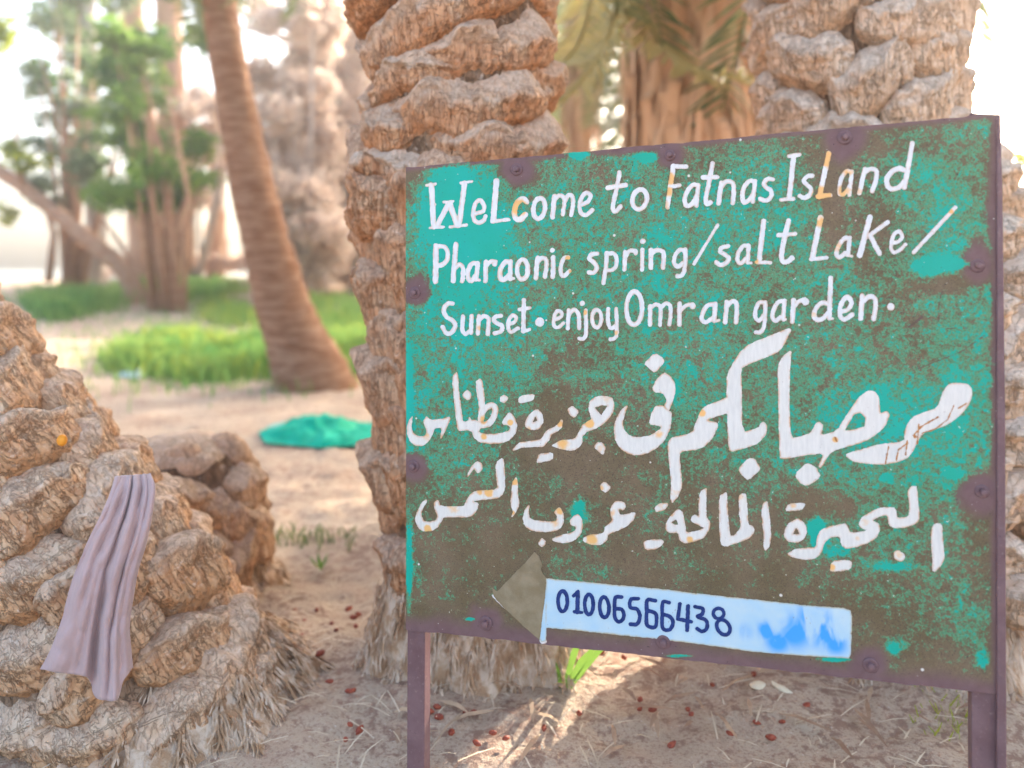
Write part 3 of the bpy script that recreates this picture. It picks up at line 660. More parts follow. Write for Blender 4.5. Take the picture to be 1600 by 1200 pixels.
# panel
def topy(px): return 262 + (px-636)*(178-262)/(1558-636)
def boty(px): return 983 + (px-636)*(1084-983)/(1558-636)
GRID = ["19953563654355212445", "49986676656767534674", "59997566576777643577", "79986656676655664466", "77876655665665555466", "67766554566655655467",
        "76665445456656678776", "76765443335556667787", "56655432244555576766", "53433323355444456672", "42322264124333566545", "43222123222222222455", "31111111111111223300"]
GV = [.02, .10, .18, .27, .36, .44, .50, .58, .66, .74, .82, .90, .97]
G = np.array([[int(ch) for ch in r_] for r_ in GRID])/9.0
def paintval(u, v_):
    gx = np.clip(u*20-.5, 0, 18.999); i = gx.astype(int); fx = gx-i
    gy = np.interp(v_, GV, np.arange(13)); j = np.clip(gy.astype(int), 0, 11); fy = gy-j
    return (G[j, i]*(1-fx)+G[j, i+1]*fx)*(1-fy) + (G[j+1, i]*(1-fx)+G[j+1, i+1]*fx)*fy
BOLTS = [(808, 265, 8.5), (1047, 243, 8), (1320, 215, 11), (649, 457, 8), (1527, 415, 11), (647, 728, 8), (1534, 767, 11), (760, 973, 9.5), (1037, 1002, 10), (1360, 1038, 11.5)]
# patches: px, py, rx, ry, value (+paint / -bare)
PATCH = [(700, 330, 60, 60, .7), (740, 360, 45, 40, .6), (1470, 412, 40, 9, 1.6), (1010, 245, 18, 7, 1.2), (905, 240, 22, 8, 1), (905, 800, 14, 22, 1.0), (1050, 610, 14, 16, .6), (1450, 420, 20, 10, 1), (900, 900, 60, 14, .2),
         (1390, 640, 44, 50, .22), (1500, 620, 30, 50, .15), (1280, 840, 16, 30, .9), (1310, 860, 16, 10, .7), (1270, 820, 16, 12, .7), (1420, 750, 40, 10, .15), (1490, 740, 14, 7, .9), (1385, 745, 10, 6, .9), (1060, 1024, 26, 3, 1.2), (735, 967, 9, 3, 1.6),
         (1395, 1012, 10, 10, 1.2), (1535, 1030, 10, 14, 1), (1305, 1030, 26, 3.5, 1.6), (640, 880, 5, 60, 1.3), (640, 620, 6, 60, 1.0), (1395, 885, 34, 8, .8),
         (1480, 880, 40, 60, .12), (1510, 960, 34, 50, .16), (1455, 935, 30, 30, .14), (1400, 1000, 40, 12, .18), (1520, 1020, 22, 30, .25), (1340, 800, 60, 30, .10), (1440, 690, 60, 40, .08), (1250, 900, 120, 30, -.15),
         (1110, 800, 60, 60, -.2), (820, 690, 40, 40, -.35), (870, 650, 30, 50, -.3), (900, 720, 60, 16, -.5), (1300, 790, 60, 22, -.45), (1480, 445, 34, 18, -.7), (1300, 330, 14, 60, -.6), (880, 560, 30, 20, -.25)]
nu, nv = 300, 240
U, Vv = np.meshgrid(np.linspace(0, 1, nu), np.linspace(0, 1, nv))
# even spacing in the plane, not in the picture
xa = (U-.5)*W
kx_of = lambda xl: 800 + F*(PL.x+(xl/W+.5)*(PR.x-PL.x))/(PL.y+(xl/W+.5)*(PR.y-PL.y))
PX = kx_of(xa); PY = topy(PX)*(1-Vv)+boty(PX)*Vv
Xs, Zs = on_sign(PX, PY)
edge = .0025*fbm(U*40, Vv*33, 0, 4, 3)
outl = np.minimum(np.minimum(U, 1-U), np.minimum(Vv, 1-Vv)) < 1e-6
Zs = np.where((Vv < 1e-6) | (Vv > 1-1e-6), Zs+edge*.8, Zs)
paint = paintval(U, Vv)
prim = np.zeros_like(paint)
for (bx, by, br) in BOLTS:
    d_ = np.hypot(PX-bx, (PY-by))/(br*3.1)*(1+.5*fbm(U*18, Vv*15, 0, 16, 3)); prim = np.maximum(prim, 1-sstep(.6, 1.25, d_))
wob = 1+.7*fbm(U*14, Vv*11, 0, 6, 3)
ed = np.minimum(np.minimum((PY-topy(PX))/8, (boty(PX)-PY)/26), np.minimum(9, (1558-PX)/13))*wob; prim = np.maximum(prim, 1-sstep(.2, 1.3, ed))
paint = paint*(1-.30*sstep(.50, .80, Vv)) - .02
for (x_, y_, rx, ry, val) in PATCH:
    paint = paint + val*np.exp(-(((PX-x_)/rx)**2+((PY-y_)/ry)**2)**1.1)
    if val > .85: prim = prim*(1-np.exp(-(((PX-x_)/rx)**2+((PY-y_)/ry)**2)**1.6))
dent = .0012*fbm(U*5, Vv*5, 0, 12, 3)
front = np.stack([Xs.ravel(), (-.002+dent).ravel(), Zs.ravel()], 1)
bidx = [i for i in range(nu)] + [j*nu+nu-1 for j in range(1, nv)] + [(nv-1)*nu+i for i in range(nu-2, -1, -1)] + [j*nu for j in range(nv-2, 0, -1)]
back = front[bidx]+np.array([0, .0035, 0]); n0 = len(front)
fc = [f[::-1] for f in grid_faces(nu, nv)]
nb = len(bidx)
for i in range(nb): fc.append((bidx[i], bidx[(i+1) % nb], n0+(i+1) % nb, n0+i))
fc.append(tuple(n0+i for i in range(nb))[::-1])
m, t, p = newmat('flaking_green_paint'); v = coords(t)
pa = attr(t, 'paint'); pr = attr(t, 'prim')
nf = noise(t, v, 190, 5, .66, .7); nm = noise(t, v, 34, 5, .6, .8); nh = noise(t, v, 420, 3, .7); nl = noise(t, v, 9, 4, .6)
rust = mix(t, ramp(t, nl, [(.4, 0), (.62, 1)]), (.150, .108, .052), (.205, .140, .080))
rust = mix(t, ramp(t, nh, [(.35, 1), (.5, 0)]), rust, (.10, .065, .045))
rust = mix(t, math_(t, 'MULTIPLY', ramp(t, nf, [(.55, 0), (.72, 1)]), .5), rust, (.30, .24, .11))
primer = mix(t, ramp(t, nm, [(.35, 0), (.7, 1)]), (.165, .088, .085), (.20, .115, .115))
base = mix(t, pr, rust, primer)
pa_n = math_(t, 'ADD', pa, math_(t, 'MULTIPLY', math_(t, 'SUBTRACT', nm, .5), 1.5))
pa_p = math_(t, 'SUBTRACT', pa_n, math_(t, 'MULTIPLY', pr, .75))
film_n = math_(t, 'ADD', pa_p, math_(t, 'MULTIPLY', math_(t, 'SUBTRACT', nf, .5), 2.1))
film = ramp(t, film_n, [(.34, 0), (.62, 1)])
greenfilm = mix(t, ramp(t, nh, [(.38, 0), (.62, 1)]), (.035, .28, .135), (.13, .39, .20))
base = mix(t, math_(t, 'MULTIPLY', film, .80), base, greenfilm)
teal_n = math_(t, 'ADD', pa_p, math_(t, 'MULTIPLY', math_(t, 'SUBTRACT', nf, .5), 2.0))
teal = ramp(t, teal_n, [(.76, 0), (.81, 1)])
tealc = mix(t, ramp(t, nl, [(.35, 0), (.65, 1)]), (.0, .38, .26), (.0, .41, .32))
base = mix(t, teal, base, tealc)
pit = ramp(t, noise(t, v, 260, 2, .5), [(.24, 1), (.28, 0)])
base = mix(t, pit, base, (.035, .03, .028))
# light scratches and flecks
fl = ramp(t, noise(t, v, 190, 1, .4), [(.79, 0), (.81, 1)]); base = mix(t, fl, base, (.6, .58, .5))
vo = nd(t, 'TexVoronoi', scale=16); t.links.new(v, vo.inputs['Vector'])
base = mix(t, ramp(t, vo.outputs['Distance'], [(.035, 1), (.05, 0)]), base, (.75, .70, .62))
t.links.new(base, p.inputs['Base Color'])
t.links.new(math_(t, 'SUBTRACT', .62, math_(t, 'MULTIPLY', teal, .17)), p.inputs['Roughness']); p.inputs['Specular IOR Level'].default_value = .35
hgt = math_(t, 'ADD', math_(t, 'MULTIPLY', teal, .6), math_(t, 'MULTIPLY', film, .25)); hgt = math_(t, 'ADD', hgt, math_(t, 'MULTIPLY', nh, .4))
bump(t, p, hgt, .55, .0012); M_sign = m
attrs = {'paint': np.concatenate([paint.ravel(), np.full(nb, 0.)]), 'prim': np.concatenate([prim.ravel(), np.full(nb, 1.)])}
link('sign_panel', me_from('sign_panel', np.concatenate([front, back]), fc, M_sign, False, attrs), sign)
# metal
M_metal, t, p = newmat('maroon_primed_steel'); v = coords(t)
n1 = noise(t, v, 16, 5, .6); n2 = noise(t, v, 160, 4, .7)
c = mix(t, ramp(t, n1, [(.35, 0), (.68, 1)]), (.145, .072, .075), (.20, .115, .118)); c = mix(t, ramp(t, n2, [(.6, 0), (.72, 1)]), c, (.28, .19, .17))
c = mix(t, ramp(t, n2, [(.28, 1), (.36, 0)]), c, (.07, .04, .04))
c = mix(t, attr(t, 'flake'), c, (.35, .55, .40))
t.links.new(c, p.inputs['Base Color']); p.inputs['Roughness'].default_value = .55; bump(t, p, n2, .5, .001)
def prism(name, pts, y0, y1, parent=sign, mat=M_metal, bev=.0015):
    n = len(pts); V_ = [(q.x, y0, q.z) for q in pts]+[(q.x, y1, q.z) for q in pts]
    f = [tuple(range(n))[::-1] if False else tuple(range(n)), tuple(range(2*n-1, n-1, -1))]+[(i, n+i, n+(i+1) % n, (i+1) % n) for i in range(n)]
    me = me_from(name, V_, f, mat, False); o = link(name, me, parent)
    if bev: md = o.modifiers.new('bevel', 'BEVEL'); md.width = bev; md.segments = 2
    return o
def post(x0, x1, xt0, xt1, ytop):
    a, b_ = sp(x0, 1100), sp(x1, 1100); c_, d_ = sp(xt0, ytop), sp(xt1, ytop+2)
    zb = -.25
    return prism('post', [Vector((a.x, 0, zb)), Vector((b_.x, 0, zb)), Vector((d_.x, 0, d_.z)), Vector((c_.x, 0, c_.z))], .004, .034)
post(633.5, 661, 638, 665, 268); post(1520, 1571, 1517, 1565, 176)
# rolled edge strip of the right post standing in front of the panel edge
o = prism('edge_strip', [sp(1556, 1300), sp(1571.5, 1300), sp(1569, 640), sp(1565, 300), sp(1562, 196), sp(1556, 186), sp(1556, 640)], -.0075, .0036)
o = prism('top_rail', [sp(662, 262), sp(662, 282), sp(1518, 208), sp(1518, 184)], .004, .026)
o = prism('bottom_rail', [sp(664, 958), sp(664, 984), sp(1517, 1078), sp(1517, 1048)], .004, .026)
# bolts
def bolt_me(rp):
    b = MB(); r_ = rp
    b.lathe([(r_, .0), (r_, -.0012), (r_*.9, -.0024), (r_*.72, -.0028), (r_*.6, -.0026)], 24)
    me = b.mesh('bolt', M_metal, True); return me
def head_me(rp):
    b = MB(); b.lathe([(rp*.52, 0), (rp*.52, -.006), (rp*.42, -.0085), (rp*.15, -.0092)], 12); return b.mesh('bolt_head', M_metal, False)
for (bx, by, br) in BOLTS:
    c_ = sp(bx, by); rr = (sp(bx+br, by)-c_).length
    o = link('washer', bolt_me(rr*1.08), sign, loc=(c_.x, -.0022, c_.z)); h = link('bolt_head', head_me(rr), o, loc=(.0004, -.0025, .0004)); h.rotation_euler = (.05, rnd.uniform(0, 1), .06)

# ---- lettering: strokes and outlines in photograph pixels, cut out as sheets on the panel
def rs(pts, R): x0, y0, s = R; return [(x0+a[0]*s, y0+a[1]*s, *a[2:]) for a in pts]
def cr(pts, n=10):
    if len(pts) < 3: return pts
    L = len(pts[0]); Q = spline([tuple(p_) for p_ in pts], (len(pts)-1)*n+1); return [tuple(q[:L]) for q in Q]
def sdf_stroke(GX, GY, pts, w_):
    d = np.full(GX.shape, 1e9)
    for i in range(len(pts)-1):
        a, b_ = pts[i], pts[i+1]; wa = a[2] if len(a) > 2 else w_; wb = b_[2] if len(b_) > 2 else w_
        vx, vy = b_[0]-a[0], b_[1]-a[1]; L2 = vx*vx+vy*vy+1e-9
        k = np.clip(((GX-a[0])*vx+(GY-a[1])*vy)/L2, 0, 1)
        d = np.minimum(d, np.hypot(GX-a[0]-k*vx, GY-a[1]-k*vy)-.5*(wa+(wb-wa)*k))
    return d
def sdf_poly(GX, GY, pts):
    d = sdf_stroke(GX, GY, [(q[0], q[1], 0) for q in pts]+[(pts[0][0], pts[0][1], 0)], 0)
    ins = np.zeros(GX.shape, bool); n = len(pts)
    for i in range(n):
        x1, y1 = pts[i][:2]; x2, y2 = pts[(i+1) % n][:2]
        if y1 == y2: continue
        c_ = ((y1 > GY) != (y2 > GY)) & (GX < (x2-x1)*(GY-y1)/(y2-y1)+x1); ins ^= c_
    return np.where(ins, -d, d)
def smooth_poly(pts, n=3):
    """soften a traced outline a little"""
    out = []; N = len(pts)
    for i in range(N):
        a, b_ = np.array(pts[i][:2]), np.array(pts[(i+1) % N][:2]); out += [tuple(a*.82+b_*.18), tuple(a*.5+b_*.5), tuple(a*.18+b_*.82)]
    return out
def sheet(name, shapes, mat, y, parent=sign, label=None, step=1.0, grow=0.0, stains=None, rough=.45, thick=0):
    P_ = [q for s in shapes for q in s[1]]; mw = 6+max([s[2] for s in shapes if s[0] == 's'] or [2])
    x0, x1 = min(q[0] for q in P_)-mw, max(q[0] for q in P_)+mw; y0, y1 = min(q[1] for q in P_)-mw, max(q[1] for q in P_)+mw
    gx = np.arange(x0, x1+step, step); gy = np.arange(y0, y1+step, step); GX, GY = np.meshgrid(gx, gy)
    d = np.full(GX.shape, 1e9)
    for s in shapes:
        if s[0] == 's': d = np.minimum(d, sdf_stroke(GX, GY, s[1], s[2]))
        elif s[0] == 'p': d = np.minimum(d, sdf_poly(GX, GY, s[1])-.3)
    for s in shapes:
        if s[0] == 'h': d = np.maximum(d, -sdf_poly(GX, GY, s[1]))
    d = d - grow + rough*(vnoise(GX*.22, GY*.22, 0, 3)+.8*vnoise(GX*.55, GY*.55, 0, 8))
    ny, nx = d.shape; V_, Fc, cache = [], [], {}
    LX, LZ = on_sign(GX, GY); dd_list = []
    def vid(key, xx, zz, dv):
        if key not in cache: cache[key] = len(V_); V_.append((xx, y, zz)); dd_list.append(dv)
        return cache[key]
    ins = d < 0
    cells = np.argwhere(ins[:-1, :-1] | ins[1:, :-1] | ins[:-1, 1:] | ins[1:, 1:])
    for j, i in cells:
        cs = ((j, i), (j, i+1), (j+1, i+1), (j+1, i)); poly = []
        for k in range(4):
            a, b_ = cs[k], cs[(k+1) % 4]; da, db = d[a], d[b_]
            if da < 0: poly.append(vid(a, LX[a], LZ[a], da))
            if (da < 0) != (db < 0):
                key = ('e',)+(a+b_ if a < b_ else b_+a); tt = da/(da-db)
                poly.append(vid(key, LX[a]+(LX[b_]-LX[a])*tt, LZ[a]+(LZ[b_]-LZ[a])*tt, 0.))
        if len(poly) >= 3: Fc.append(tuple(poly))
    VV = np.array(V_); dv = np.array(dd_list); st = np.zeros(len(VV))
    for (sx, sy, sr, sv) in (stains or []):
        c_ = sp(sx, sy); r_ = (sp(sx+sr, sy)-c_).length; st = np.maximum(st, sv*np.exp(-(((VV[:, 0]-c_.x)**2+(VV[:, 2]-c_.z)**2)/r_**2)**1.5))
    me = me_from(name, VV, Fc, mat, False, {'rim': np.clip(1+dv/3.0, 0, 1), 'stain': st})
    return link(name, me, parent, label)
def letter_mat(name, base, rim=.6, stain=(.85, .48, .16)):
    m, t, p = newmat(name); v = coords(t)
    n1 = noise(t, v, 60, 4, .6); n2 = noise(t, v, 210, 3, .6); n3 = noise(t, coords(t, (170, 20, 30)), 1, 4, .6)
    c = mix(t, ramp(t, n3, [(.35, 0), (.65, 1)]), base, tuple(x*.88 for x in base))
    st = math_(t, 'ADD', attr(t, 'stain'), math_(t, 'MULTIPLY', math_(t, 'SUBTRACT', n1, .47), 1.2))
    c = mix(t, ramp(t, st, [(.30, 0), (.75, 1)]), c, stain)
    rm = math_(t, 'MULTIPLY', attr(t, 'rim'), ramp(t, n1, [(.42, 0), (.60, rim)])); c = mix(t, rm, c, (.62, .30, .11))
    c = mix(t, ramp(t, n2, [(.245, 1), (.275, 0)]), c, (.22, .08, .04))
    t.links.new(c, p.inputs['Base Color']); p.inputs['Roughness'].default_value = .45; bump(t, p, n2, .25, .0006); return m
M_white = letter_mat('white_letter_paint', (.78, .77, .76), .6)
M_white2 = letter_mat('rust_edged_white_paint', (.78, .74, .67), 1.0)
A_, B_, C_, D_ = (620, 220, .175), (880, 190, .175), (1140, 180, .175), (1320, 170, .175)
E_, F_, G_, H_ = (660, 360, .175), (880, 340, .175), (1100, 330, .175), (1320, 320, .175)
I_, J_, K_, M_ = (620, 560, .175), (800, 560, .175), (1000, 520, .175), (1200, 520, .25)
N_, O_, L_, P_ = (620, 700, .175), (800, 720, .175), (1000, 700, .175), (1200, 740, .2)
Q_, R_ = (740, 850, .2), (1000, 880, .25)
def l(R, w_, *pts): return ('s', rs(pts, R), w_*R[2])
def c(R, w_, *pts): return ('s', cr(rs(pts, R)), w_*R[2])
def el(R, w_, cx, cy, rx, ry, sl=.10): return ('s', rs([(cx+rx*math.cos(a)-sl*ry*math.sin(a), cy+ry*math.sin(a)) for a in np.linspace(0, 2*PI, 33)], R), w_*R[2])
def dot(R, cx, cy, r_): return ('s', rs([(cx-1, cy), (cx+1, cy)], R), 2*r_*R[2])
def pg(R, *pts): return ('p', smooth_poly(rs(pts, R)))
def ho(R, *pts): return ('h', rs(pts, R))
YL = -.0034
def word(name, txt, shapes, mat=M_white, stains=None): return sheet('painted_word', shapes, mat, YL, label=txt, stains=stains)
word('', 'white painted word Welcome, its second letter c orange', [
  l(A_,28,(272,400),(350,388)), l(A_,48,(316,395),(335,770)), l(A_,25,(302,778),(425,770)), l(A_,46,(362,765),(468,565)), l(A_,24,(425,550),(508,541)), l(A_,52,(480,565),(545,755)), l(A_,28,(480,770),(625,752)), l(A_,46,(612,378),(562,755)), l(A_,24,(578,378),(675,364)),
  c(A_,38,(700,652),(770,632),(785,585),(752,530),(712,555),(688,640),(695,705),(735,732),(778,712),(798,675)),
  l(A_,52,(895,360),(866,715)), l(A_,32,(855,722),(1005,703)),
  c(A_,50,(1163,545),(1130,520),(1080,555),(1055,630),(1065,690),(1110,702),(1152,660)), el(A_,42,1275,605,52,92),
  l(A_,44,(1412,495),(1395,682)), c(A_,38,(1412,530),(1450,490),(1490,505),(1500,560),(1485,655)), c(A_,38,(1500,545),(1540,485),(1575,510),(1575,590),(1560,665)),
  c(B_,38,(160,745),(225,715),(248,665),(212,635),(168,680),(148,760),(165,820),(212,832),(262,790))], stains=[(813, 325, 13, 1.2)])
word('', None, [c(B_,40,(505,455),(478,610),(448,740),(452,795),(480,797),(515,758)), l(B_,44,(400,592),(562,568)), el(B_,42,685,695,64,88)])
word('', 'white painted word Fatnas, first stroke stained orange', [l(B_,44,(985,400),(933,765)), l(B_,42,(995,402),(1100,405)), l(B_,38,(985,580),(1040,570)),
  c(B_,40,(1205,570),(1158,568),(1108,625),(1085,700),(1105,752),(1155,735),(1195,660)), l(B_,38,(1208,570),(1190,752)),
  c(B_,42,(1335,375),(1300,560),(1275,690),(1285,735),(1318,722)), l(B_,40,(1248,500),(1375,497)),
  l(B_,42,(1412,550),(1388,732)), c(B_,42,(1405,590),(1450,540),(1508,545),(1525,600),(1515,730)),
  c(C_,40,(228,592),(175,592),(128,650),(115,730),(132,782),(180,752),(222,680)), l(C_,40,(228,590),(208,775)),
  c(C_,40,(388,575),(345,572),(308,605),(325,645),(368,675),(372,722),(330,762),(275,750))], stains=[(1047, 280, 11, 1.0), (1045, 300, 10, .9), (1043, 320, 8, .5)])
word('', 'white painted word Island with orange stained L', [l(C_,38,(528,368),(622,356)), l(C_,46,(572,370),(532,740)), l(C_,36,(460,757),(570,746)),
  c(C_,40,(738,542),(695,548),(665,585),(688,622),(725,660),(715,708),(670,740),(625,722)), l(C_,46,(885,345),(800,730)), l(C_,42,(785,728),(895,715)),
  c(C_,38,(1085,510),(1045,502),(1000,560),(980,640),(985,705),(1025,702),(1070,640)), l(C_,38,(1090,505),(1068,712)),
  l(C_,42,(1205,485),(1158,695)), c(C_,42,(1200,520),(1250,485),(1305,500),(1305,580),(1270,680)),
  c(D_,46,(530,548),(480,535),(420,562),(375,625),(380,690),(425,718),(490,695),(540,640)), l(D_,44,(600,312),(530,705))],
  stains=[(1292, 248, 14, 1.3), (1285, 305, 16, 1.2), (1325, 270, 10, .6), (1318, 300, 12, .8), (1340, 300, 8, .6)])
word('', None, [l(E_,50,(128,140),(122,455)), c(E_,40,(125,145),(195,145),(230,185),(228,255),(190,302),(130,318)), l(E_,46,(305,128),(280,450)), c(E_,40,(292,345),(335,305),(368,335),(368,400),(360,455)),
  c(E_,40,(492,295),(450,295),(415,355),(415,425),(445,450),(482,400)), l(E_,38,(500,292),(486,440)), l(E_,28,(486,440),(515,445)), l(E_,42,(572,280),(568,450)), c(E_,36,(575,318),(615,280),(660,278)), dot(E_,650,298,24),
  c(E_,44,(790,280),(742,285),(702,350),(702,425),(738,438),(778,400)), l(E_,40,(790,275),(788,432)), l(E_,28,(788,432),(820,430)), el(E_,42,898,350,48,88,.02),
  l(E_,42,(1032,245),(1018,425)), c(E_,40,(1040,275),(1080,245),(1112,275),(1108,350),(1098,415)), l(E_,42,(1172,240),(1170,415)), dot(E_,1163,178,22),
  c(E_,36,(1308,242),(1268,250),(1242,310),(1242,385),(1268,408),(1318,362))], stains=[(888, 404, 5, 1.2), (893, 425, 4, 1), (790, 420, 12, .35), (815, 420, 10, .35)])
word('', None, [c(F_,40,(305,322),(255,332),(238,368),(280,402),(302,440),(280,488),(232,490)), l(F_,40,(393,315),(385,440)), l(F_,36,(385,440),(362,585)), c(F_,36,(398,322),(455,322),(480,370),(470,440),(430,468),(390,470)),
  l(F_,40,(555,308),(550,462)), c(F_,38,(560,345),(595,300),(645,298),(650,320)), l(F_,38,(710,285),(706,462)), dot(F_,712,212,25), l(F_,42,(785,290),(785,448)), c(F_,40,(790,322),(840,290),(895,310),(898,380),(892,448)),
  c(F_,38,(1090,292),(1040,290),(1002,340),(992,405),(1028,435),(1072,405)), c(F_,40,(1092,285),(1090,400),(1080,480),(1055,518),(1020,522)), l(F_,28,(1380,68),(1168,415))])
word('', None, [c(G_,40,(215,312),(165,325),(145,358),(190,392),(222,422),(200,462),(150,482),(110,455)), c(G_,38,(395,312),(350,312),(310,370),(300,438),(330,465),(372,425)), l(G_,38,(400,305),(388,455)), l(G_,22,(390,465),(422,462)),
  l(G_,46,(535,90),(492,440)), l(G_,34,(470,455),(595,460)), c(G_,46,(755,85),(715,260),(692,395),(708,450),(745,450),(788,418)), l(G_,38,(665,215),(812,202))], stains=[(1180, 408, 6, .8)])
word('', 'white painted word Lake with a rust streak on its first letter', [l(G_,52,(1040,60),(968,415)), l(G_,36,(955,430),(1095,415)), c(G_,40,(1300,240),(1252,245),(1200,310),(1182,385),(1210,412),(1262,372)), l(G_,40,(1300,238),(1285,390)), l(G_,26,(1285,395),(1318,402)), l(G_,52,(1480,55),(1390,392)),
  l(H_,40,(380,155),(235,262)), l(H_,44,(222,272),(308,435)), c(H_,34,(428,345),(480,325),(510,285),(485,238),(440,262),(415,330),(412,395),(440,425),(490,402),(538,355)), l(H_,34,(985,25),(612,425))], stains=[(1280, 345, 14, .7), (1305, 385, 12, .55), (1485, 330, 5, .9)])
word('', None, [c(E_,40,(275,652),(232,655),(198,700),(215,765),(268,800),(298,845),(272,905),(222,918),(185,862)), c(E_,38,(368,770),(362,880),(388,922),(430,900)), l(E_,38,(445,765),(440,915)), l(E_,38,(510,765),(500,922)), c(E_,38,(515,795),(555,765),(595,790),(592,860),(588,925)),
  c(E_,38,(708,762),(660,768),(642,802),(680,835),(718,852),(705,900),(650,918)), c(E_,34,(775,840),(828,815),(842,778),(812,757),(782,790),(770,850),(792,905),(858,872)), l(E_,40,(910,625),(905,900)), l(E_,28,(905,905),(962,882)), l(E_,30,(865,706),(965,690))], stains=[(750, 512, 5, .7)])
word('', None, [dot(E_,1052,818,41), dot(E_,1110,802,9), c(E_,34,(1182,795),(1235,775),(1248,738),(1210,720),(1178,780),(1182,850),(1215,865),(1262,828)), l(E_,38,(1310,712),(1302,872)), c(E_,38,(1315,745),(1355,708),(1395,740),(1402,810),(1405,872)),
  c(E_,36,(1460,712),(1465,850),(1462,930),(1440,965),(1405,965)), dot(E_,1432,650,23), el(F_,36,303,900,42,78,0), c(F_,36,(405,815),(402,925),(430,985),(468,965)), c(F_,36,(476,812),(482,950),(480,1040),(460,1078),(425,1085)),
  el(F_,42,637,808,70,148,.02), l(F_,40,(780,790),(776,955)), c(F_,36,(785,805),(830,775),(868,800),(870,870),(866,955)), c(F_,36,(880,800),(920,765),(958,790),(960,870),(950,955)), l(F_,42,(1040,770),(1040,955)), c(F_,36,(1050,822),(1100,785),(1155,772)), dot(F_,1158,790,28),
  c(F_,40,(1355,775),(1295,782),(1252,840),(1240,905),(1275,932),(1330,900)), l(F_,44,(1360,772),(1348,915)), l(F_,26,(1350,930),(1392,915)), l(G_,42,(205,810),(190,990)), c(G_,42,(210,845),(250,805),(290,825),(294,910),(286,990))], stains=[(915, 488, 4, 1), (963, 520, 5, .8)])
word('', None, [c(G_,38,(545,812),(492,818),(462,880),(460,948),(492,975),(530,935)), c(G_,38,(548,810),(545,950),(530,1045),(500,1080),(465,1080)), c(G_,40,(715,802),(662,812),(622,880),(612,945),(640,978),(688,942)), l(G_,40,(718,800),(706,960)), l(G_,24,(706,972),(730,965)),
  l(G_,44,(800,795),(788,982)), c(G_,38,(800,855),(848,805),(900,785)), dot(G_,905,808,32), c(G_,42,(1110,832),(1060,815),(1005,860),(982,925),(1005,968),(1060,958),(1105,910)), l(G_,44,(1130,598),(1118,955)), l(G_,24,(1120,962),(1148,958)),
  c(G_,42,(1218,900),(1285,875),(1315,815),(1280,765),(1238,800),(1212,870),(1218,938),(1252,965),(1322,922)), l(G_,46,(1412,755),(1396,955)), c(G_,44,(1415,805),(1465,765),(1520,775),(1530,850),(1512,960)), dot(H_,408,910,32)], stains=[(1297, 450, 8, .35), (1272, 492, 6, .6)])
ar = lambda sh, txt=None, st=None: sheet('painted_arabic_word', sh, M_white2, YL, label=txt, stains=st)
ar([pg(I_,(150,505),(120,540),(97,610),(100,680),(130,745),(180,780),(240,775),(295,735),(330,660),(345,622),(395,612),(408,628),(392,710),(405,712),(440,640),(495,515),(400,540),(300,547),(272,512),(240,560),(262,610),(275,650),(255,690),(200,695),(155,665),(135,600)),
    pg(I_,(497,158),(548,115),(562,300),(598,565),(600,640),(550,642),(530,500)), pg(I_,(550,558),(640,560),(652,515),(668,545),(720,550),(760,600),(720,690),(670,640),(550,642)),
    pg(I_,(707,210),(748,178),(768,200),(788,330),(792,420),(770,480),(735,490),(740,430)), c(I_,56,(755,540),(770,480),(815,430),(860,418),(885,455),(870,520),(830,575),(780,592),(720,590)),
    pg(I_,(1005,475),(1050,510),(1080,590),(1070,660),(1020,720),(940,755),(830,760),(740,745),(690,700),(670,630),(715,580),(725,640),(760,668),(850,674),(950,664),(1005,642),(1022,612),(1000,592),(960,592),(943,565)),
    pg(I_,(590,320),(628,278),(670,310),(666,355),(635,374),(600,345)), pg(I_,(922,350),(960,318),(1002,352),(965,400),(930,382))], 'rust edged white Arabic word at the left end of the upper Arabic line', [(757, 655, 7, .9), (798, 660, 5, 1), (756, 682, 5, .9), (668, 683, 8, .5)])
ar([pg(J_,(70,345),(95,326),(206,316),(192,377),(78,397),(60,382)), pg(J_,(230,443),(272,490),(287,560),(252,627),(180,637),(128,612),(118,575),(150,508)), ho(J_,(210,515),(234,552),(190,566)),
    ('s', rs([(22,812,4),(80,770,8.5),(200,758,11),(272,752,12),(308,712,11),(330,662,10),(390,632,9),(430,602,8),(447,555,4)], J_), 10), pg(J_,(498,450),(540,418),(602,470),(560,532),(518,497)), pg(J_,(222,915),(245,848),(372,836),(366,902),(235,930)),
    ('s', cr(rs([(368,775,2.5),(450,768,14),(540,768,17.5),(588,742,15),(610,690,9),(640,642,11),(700,590,11)], J_), 6), 10),
    pg(J_,(810,333),(890,343),(920,400),(902,490),(830,580),(690,652),(640,642),(618,600),(700,550),(715,530),(686,450),(698,380),(740,343)), ho(J_,(745,438),(790,418),(858,418),(800,506)), pg(J_,(736,790),(765,743),(815,753),(840,790),(820,858),(790,837))],
    'orange edged Arabic word in the middle left of the upper Arabic line', [(880, 693, 12, .8), (922, 661, 8, 1), (895, 623, 8, .7), (875, 662, 6, .9), (827, 670, 5, .7), (938, 700, 6, .4), (945, 622, 14, .35)])
ar([pg(J_,(1040,412),(985,450),(930,540),(910,630),(930,740),(990,822),(1080,862),(1180,857),(1290,802),(1370,722),(1422,600),(1427,480),(1395,462),(1345,415),(1280,423),(1245,500),(1228,565),(1240,587),(1335,602),(1325,630),(1240,687),(1140,702),(1060,692),(1008,640),(988,570),(1010,490)),
    pg(J_,(1355,122),(1412,150),(1452,210),(1462,290),(1435,390),(1400,470),(1360,425),(1385,370),(1362,322),(1330,302),(1280,302),(1253,270),(1290,190)), pg(K_,(36,275),(135,178),(217,230),(217,265),(135,358),(80,312))], None, [(1030, 677, 7, .6), (980, 640, 5, .5)])
